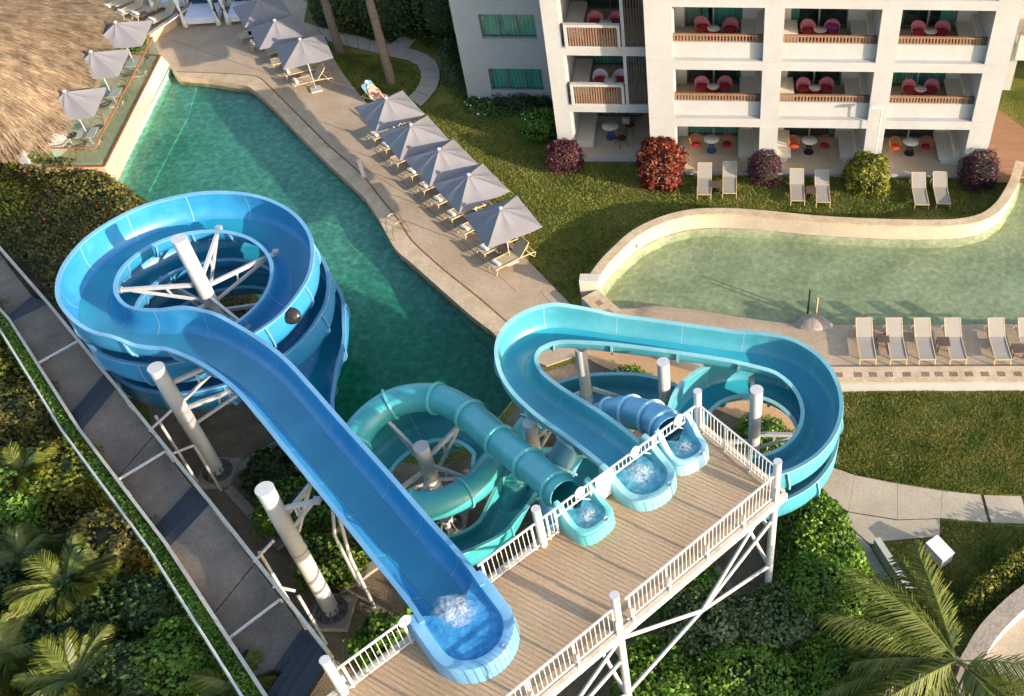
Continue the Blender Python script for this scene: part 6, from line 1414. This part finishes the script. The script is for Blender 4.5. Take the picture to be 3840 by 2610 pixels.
tag(MB().prism([(p.x, p.y) for p in GP([(176, 8), (190, 22), (228, 24), (250, -10), (200, -30), (170, -20)])], 0.0, 1.4).build('white_kiosk', MAT['white']), 'white rendered block at the rear of the thatched bar', 'kiosk')
# ------------------------------------------------------------------ pool fittings
ld = thing('pool_ladder', 'stainless pool ladder with looped handrails at the pool edge', 'ladder', tuple(G(895, 545)))
for off in (0.0, 0.55):
    a = G(892 + off * 28, 521 + off * 34); dirp = (G(870, 535) - G(905, 515)).normalized()
    pts = [a + dirp * x + Vector((0, 0, z)) for x, z in ((-0.55, 0), (-0.5, 0.5), (-0.3, 0.78), (0.0, 0.82), (0.22, 0.6), (0.28, 0.1), (0.28, -0.9))]
    S = spline([tuple(q) for q in pts], 0.08); MB().tube([tuple(q) for q in S], 0.022, 8).build('handrail', MAT['chrome'], ld, True)
for z in (-0.1, -0.4, -0.7):
    a = G(892, 521) + dirp * .28; b = G(892 + .55 * 28, 521 + .55 * 34) + dirp * .28; MB().bar((a.x, a.y, z), (b.x, b.y, z), .08, .03).build('step', MAT['chrome'], ld)
sp = G(826, 402); so = thing('shower_post', 'slim white shower post on the pool coping', 'post', tuple(sp))
MB().bar(sp, sp + Vector((0, 0, 1.0)), 0.16, 0.1).build('column', MAT['rail'], so); MB().box(sp.x - .12, sp.x + .12, sp.y - .12, sp.y + .12, 0.012, .04).build('base', MAT['coping'], so)
lp_ = G(1978, 408, 0); lo = thing('lamp_post', 'thin white lamp post against a hotel pier', 'lamp', tuple(lp_))
MB().tube([lp_, lp_ + Vector((0, 0, 4.05))], 0.03, 8).build('pole', MAT['rail'], lo, True); MB().box(lp_.x - .5, lp_.x + .05, lp_.y - .1, lp_.y + .1, 4.05, 4.13).build('lamp_head', MAT['rail'], lo)
mo = thing('fountain_rock', 'brown rock mound with two short posts at the river edge', 'rock', tuple(G(1845, 738, RZ)))
rows = []; pc = G(1846, 742, RZ)
for i in range(8):
    th_ = math.pi / 2 * i / 7; row = []
    for j in range(20):
        a = j / 20 * 2 * math.pi; q = 1 + .08 * math.sin(3 * a + i) + .05 * math.sin(7 * a); row.append((pc.x + 0.95 * math.cos(th_) * math.cos(a) * q, pc.y + 0.7 * math.cos(th_) * math.sin(a) * q, -0.2 + 0.72 * math.sin(th_)))
    rows.append(row)
MB().rings(rows, True, False, True).build('mound', MAT['rock'], mo, True)
for dx, dy, mt_, h in ((-0.15, 1.15, 'blackbase', 1.0), (0.15, 0.75, 'lframe', 0.95)): MB().tube([(pc.x + dx, pc.y + dy, -.4), (pc.x + dx, pc.y + dy, RZ + h)], .04, 8).build('post', MAT[mt_], mo, True)
rl_ = thing('wall_light', 'small round light set in the river wall', 'lamp', tuple(G(1450, 559, 0.4)))
wl_ = G(1452, 558, .42); link_mesh('lens', MB().lathe([(0.11, 0), (0.1, .03), (0, .035)], (0, 0, 0), 16).mesh('lens', MAT['signwhite'], True), rl_, rot=(R(90), 0, R(20)))
# ------------------------------------------------------------------ lower right corner
cw = thing('garden_wall', 'thin white garden wall along the walkway behind the palm fronds', 'wall', tuple(G(2020, 1290, 0)))
MB().bar(G(1988, 1232, 0.25), G(2090, 1390, 0.25), 0.22, 0.6).build('wall', MAT['white'], cw)
bx_ = G(2128, 1262, 0); wbx = thing('white_bin', 'white box cabinet on the grass behind the palm fronds', 'cabinet', tuple(bx_), rz=R(35))
link_mesh('body', MB().box(-.25, .25, -.4, .4, -.06, .5).mesh('body', MAT['white']), wbx); link_mesh('lid', MB().box(-.27, .27, -.42, .42, .502, .54).mesh('lid', MAT['signwhite']), wbx)
cv = spline([tuple(p) for p in GP([(2150, 1560), (2200, 1470), (2228, 1425), (2275, 1375), (2324, 1335), (2420, 1270)], 0.8)], 0.3)
cwt = thing('curved_wall', 'curved white planter wall with grey top beside the yellow hedge', 'wall', tuple(cv[4][:2]) + (0,))
ribbon(cv, 0.5, 0.05, -0.6, 0.8).build('wall', MAT['white'], cwt, True); ribbon(cv, 0.53, 0.08, 0.803, 0.86).build('coping', MAT['footing'], cwt, True)
sheet('lower_terrace', [GP([(2190, 1560), (2240, 1462), (2290, 1410), (2440, 1300), (2700, 1500), (2500, 1900), (2150, 1800)], -0.02)], -0.02, MAT['path'])
hedge('yellow_hedge', 'clipped yellow green hedge behind the curved white wall', 'hedge', [(p.x, p.y) for p in GP([(2160, 1400), (2215, 1420), (2340, 1310), (2420, 1230), (2400, 1190), (2290, 1270), (2200, 1330)])], 1.0, MAT['lf_yellow'], 420, 0.13, 0.09, 0.2)
# ------------------------------------------------------------------ planting round the hotel
sh_ = [('lf_purple', (1283, 394), 0.78, 0.85, 'purple red shrub at the foot of the corner pier', .13), ('lf_red', (1501, 424), 1.12, 1.15, 'large red and orange leafy shrub in front of the hotel', .2), ('lf_plum', (1734, 420), .80, .78, 'plum coloured shrub between the lawn loungers', .1), ('lf_yellow', (1966, 437), .98, .88, 'yellow green shrub beside the thin lamp post', .17), ('lf_plum', (2217, 428), .90, .90, 'darkest purple shrub by the wooden landing', .11)]
for mt_, uv, rx, rz_, lb, lf in sh_:
    p = G(*uv, -0.06); bush('round_shrub', lb, 'shrub', (p.x, p.y + 0.35, -0.06), (rx, rx * .95, rz_), MAT[mt_], int(3800 * rx), lf, lf * (0.5 if mt_ != 'lf_red' else .6), flat=.8)
    ribp = [(p.x + (rx * .9) * math.cos(a), p.y + .3 + rx * .8 * math.sin(a)) for a in np.linspace(0, 6.28, 14)[:-1]]
    MB().prism(ribp, -0.2, -0.035).build('mulch_ring', MAT['soil'])['kind'] = 'structure'
W_ = lambda *q: [(p.x, p.y) for p in GP(q)]
hedge('border_hedge', 'dark clipped hedge along the rear wing below the picture windows', 'hedge', W_((1052, 222), (1262, 222), (1268, 318), (1235, 300), (1160, 255), (1060, 248)), 0.75, MAT['lf_dark'], 330, 0.14, amp=.25)
hedge('flower_border', 'low sunlit leafy border with pink flowers before the dark hedge', 'plants', W_((1050, 236), (1080, 228), (1150, 248), (1172, 262), (1120, 268), (1062, 256)), 0.55, MAT['lf_bright'], 330, 0.16, amp=.2, flowers=('flowerw', 14, .14))
bush('leafy_shrub', 'bright leafy shrub with small white flowers beside the corner pier', 'shrub', tuple(G(1225, 312, -.06)), (.85, .8, .75), MAT['lf_mid'], 2200, .17, flowers=('flowerw', 16, .12))
hedge('shade_planting', 'tall shaded planting beside the rear wing of the hotel', 'plants', W_((1000, 150), (1040, 120), (1066, 214), (1040, 226), (1012, 205)), 1.5, MAT['lf_dark'], 330, .2, .06, amp=.5)
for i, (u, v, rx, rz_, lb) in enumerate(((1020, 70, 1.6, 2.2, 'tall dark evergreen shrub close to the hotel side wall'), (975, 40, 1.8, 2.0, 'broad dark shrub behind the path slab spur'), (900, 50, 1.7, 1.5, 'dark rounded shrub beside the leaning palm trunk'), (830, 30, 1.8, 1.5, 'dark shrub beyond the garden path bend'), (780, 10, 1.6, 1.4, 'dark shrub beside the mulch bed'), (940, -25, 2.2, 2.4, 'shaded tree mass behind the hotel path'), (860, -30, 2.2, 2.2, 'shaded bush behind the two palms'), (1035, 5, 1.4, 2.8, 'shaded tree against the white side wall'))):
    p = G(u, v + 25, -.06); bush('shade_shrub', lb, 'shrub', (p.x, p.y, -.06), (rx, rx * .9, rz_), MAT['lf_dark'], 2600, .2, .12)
for (u, v, lb) in ((772, 118, 'tall palm with straight trunk at the edge of the garden path'), (889, 188, 'tall palm with tapering trunk on the small lawn')):
    p = G(u, v, -.06); palm('palm_tree', lb, (p.x, p.y, -.06), 8.5, 16, 2.6, MAT['lf_palm'], (-.2, .3), .2)
p = G(1012, 90, -.06); palm('palm_tree', 'shaded palm with rough trunk beside the hotel side wall', (p.x, p.y, -.06), 7.5, 14, 2.4, MAT['lf_palmd'], (-.3, .2), .22)
# trees out of frame on the sunny side whose shade reaches the deck and pool
for i, (x, y, h, r) in enumerate(((-9.0, 52.5, 5.5, 2.2),)):
    bush('garden_tree', 'leafy garden tree behind the rear wing', 'tree', (x - 6, y, 0), (r, r, h * .5), MAT['lf_dark'], 3000, .22)
# ------------------------------------------------------------------ planting under the slides
hedge('clipped_hedge', 'dark clipped hedge curving under the cyan slide', 'hedge', W_((1395, 850), (1440, 838), (1500, 870), (1600, 915), (1590, 985), (1500, 960), (1420, 900)), 0.95, MAT['lf_mid'], 420, .13, amp=.2)
hedge('clipped_hedge', 'low hedge in the middle of the cyan helix', 'hedge', W_((1690, 950), (1760, 960), (1830, 1010), (1800, 1060), (1700, 1040), (1660, 990)), .8, MAT['lf_mid'], 400, .13, amp=.2)
hedge('helix_planting', 'low planting on the ground inside the blue helix', 'plants', W_((480, 700), (590, 690), (650, 760), (620, 830), (500, 830), (450, 760)), .8, MAT['lf_olive'], 200, .15, amp=.2)
bush('leafy_shrub', 'bright green leafy shrub below the long blue chute', 'shrub', tuple(G(760, 1300)), (1.0, .9, .8), MAT['lf_bright'], 2300, .19, .12)
bush('leafy_shrub', 'shaded leafy shrub between the masts and the blue chute', 'shrub', tuple(G(690, 1180)), (1.3, 1.1, .75), MAT['lf_mid'], 2600, .17, .11)
bush('leafy_shrub', 'dark shrub beneath the blue chute near the concrete beam', 'shrub', tuple(G(640, 1090)), (1.0, .9, .6), MAT['lf_dark'], 1800, .17, .11)
bush('leafy_shrub', 'leafy shrub behind the stair head railing', 'shrub', tuple(G(905, 1500)), (1.1, .9, 1.1), MAT['lf_mid'], 2200, .17, .11)
bush('leafy_shrub', 'leafy shrub seen through the platform railing beside the teal loop', 'shrub', tuple(G(1190, 1390)), (1.1, 1.0, .9), MAT['lf_mid'], 2200, .17, .11)
# big hedge and trees beside the platform
hedge('laurel_hedge', 'tall glossy green hedge beside the lower path', 'hedge', W_((1760, 1180), (1860, 1105), (1905, 1170), (1945, 1245), (2010, 1370), (2060, 1470), (1900, 1560), (1800, 1500), (1760, 1350)), lambda Q: 1.5 + 0.0 * Q[:, 0], MAT['lf_mid'], 420, .17, .1, amp=.28, mound=.7)
for i, (u, v, rx, rz_, mt_, lb) in enumerate(((1600, 1480, 1.5, 1.25, 'lf_grey', 'silvery leafed tree crown below the crossing braces'), (1760, 1470, 1.4, 1.2, 'lf_grey', 'silvery shrub between the braces and the glossy hedge'), (1700, 1620, 1.6, 1.5, 'lf_mid', 'green tree crown below the silvery crowns'), (1500, 1600, 1.4, 1.3, 'lf_mid', 'green shrub beside the capped tower post'), (1900, 1600, 1.5, 1.4, 'lf_mid', 'green bushy crown in front of the coconut palm'), (1560, 1370, 1.1, 1.0, 'lf_mid', 'leafy shrub just below the outer railing'), (1850, 1400, 1.3, 1.3, 'lf_mid', 'leafy crown rising from the glossy hedge'))):
    p = G(u, v, 0); bush('broad_shrub', lb, 'shrub', (p.x, p.y, 0), (rx, rx * .95, rz_), MAT[mt_], 8500, .16, .09, gap=.15)
# coconut palm
p = G(2172, 1500, 3.6); palm('coconut_palm', 'coconut palm with wide feathery fronds in front of the walkway', (p.x, p.y, 0), 3.6, 26, 4.0, MAT['lf_palm'], (0, 0), .16, 0.95, .42, None, (-.45, .8), True, .9, [math.pi - .15 + 1.15 * math.sin(7.1 * q) if q % 5 else (5.6 + .5 * math.sin(q)) for q in range(26)])
# ------------------------------------------------------------------ jungle slope on the stair side
hedge('pool_hedge', 'dense dark hedge with red flowers between bar terrace and blue helix', 'hedge', W_((-80, 385), (90, 385), (236, 384), (262, 412), (318, 455), (330, 500), (250, 540), (170, 620), (140, 700), (60, 600), (-80, 500)), 0.95, MAT['lf_olive'], 170, .17, .1, amp=.3, flowers=('flower', 8, .14))
hedge('sunlit_shrubs', 'yellowish shrubs with orange flowers at the dark hedge end', 'hedge', W_((-60, 430), (60, 440), (110, 470), (90, 520), (20, 560), (-60, 540)), 1.5, MAT['lf_yellow'], 240, .17, .1, amp=.3, flowers=('flower', 24, .18))

sp0, sp1 = G(28, 735, 2.4), G(602, 1580, 5.3); sdv = np.array((sp1.x - sp0.x, sp1.y - sp0.y)); sln = sdv @ sdv
def slope_h(Q):
    k = np.clip(((Q - np.array((sp0.x, sp0.y))) @ sdv) / sln, -0.3, 1.4); return 2.0 + 2.7 * k
TH = [(-90, 690, 1.8), (20, 800, 2.4), (140, 985, 3.1), (330, 1250, 4.0), (555, 1600, 4.9), (640, 1760, 5.2)]
thp = [G(*q) for q in TH]; thq = thp + [Vector((p.x - 16, p.y - 4, 0)) for p in reversed(thp)]
hedge('slope_thicket', 'olive green thicket covering the slope along the stair', 'thicket', [(p.x, p.y) for p in thq], slope_h, MAT['lf_olive'], 150, .17, .1, amp=.45, freq=.9, mound=.3)
jl = [((60, 930), 1.3, .9, 'lf_olive', 'olive shrub on the slope near the second cross rail'), ((-40, 860), 1.4, 1.0, 'lf_yellow', 'yellowish shrub high on the slope by the stair'), ((150, 1080), 1.2, .9, 'lf_yellow', 'yellow green bush beside the green stair strip'), ((20, 1140), 1.3, 1.0, 'lf_mid', 'mid green bush among the slope palms'), ((255, 1240), 1.1, .9, 'lf_olive', 'olive bush beside the long stair railing'), ((330, 1380), 1.1, .9, 'lf_dark', 'dark bush near the third stair flight'), ((190, 1400), 1.3, 1.0, 'lf_dark', 'dark bush below the feathery slope palm'), ((410, 1500), 1.1, .9, 'lf_mid', 'green shrub by the last cross rail'), ((300, 1540), 1.2, .9, 'lf_dark', 'dark shrub low on the stair slope'), ((-30, 1380), 1.3, 1.0, 'lf_dark', 'dark shrub behind the pale palm trunk'), ((-40, 740), 1.2, .9, 'lf_yellow', 'yellow green bush close to the first stair tread')]
for uv, rx, rz_, mt_, lb in jl:
    h = 3.0; 
    for _ in range(4): p = G(*uv, h); h = float(slope_h(np.array([(p.x, p.y)]))[0]) + .1
    bush('slope_shrub', lb, 'shrub', (p.x, p.y, -.06), (rx, rx * .9, rz_), MAT[mt_], 3000, .17, .1, gap=.3, lift=max(0, h - rz_))
for (u, v, dh, L, nf, mt_, lb) in ((150, 1330, .7, 1.5, 34, 'lf_palm', 'feathery palm clump with bright arching fronds on the slope'), (50, 1070, .6, 1.2, 28, 'lf_palm', 'palm with pale trunk and drooping fronds on the slope'), (170, 1540, .5, 1.5, 34, 'lf_palm', 'broad palm clump low on the slope'), (40, 1260, .4, 1.2, 28, 'lf_palmd', 'shaded palm between slope shrubs'), (540, 1560, .5, 1.2, 16, 'lf_palm', 'small yellowing palm beside the stair landing'), (-10, 1480, .5, 1.4, 30, 'lf_palm', 'wide palm at the slope edge')):
    h = 3.5
    for _ in range(4): p = G(u, v, h); h = float(slope_h(np.array([(p.x, p.y)]))[0]) + dh
    palm('slope_palm', lb, (p.x, p.y, -.06), h, nf, L, MAT[mt_], (0, 0), .07, .5, .55, None, (-.6, 1.5), True, .75)
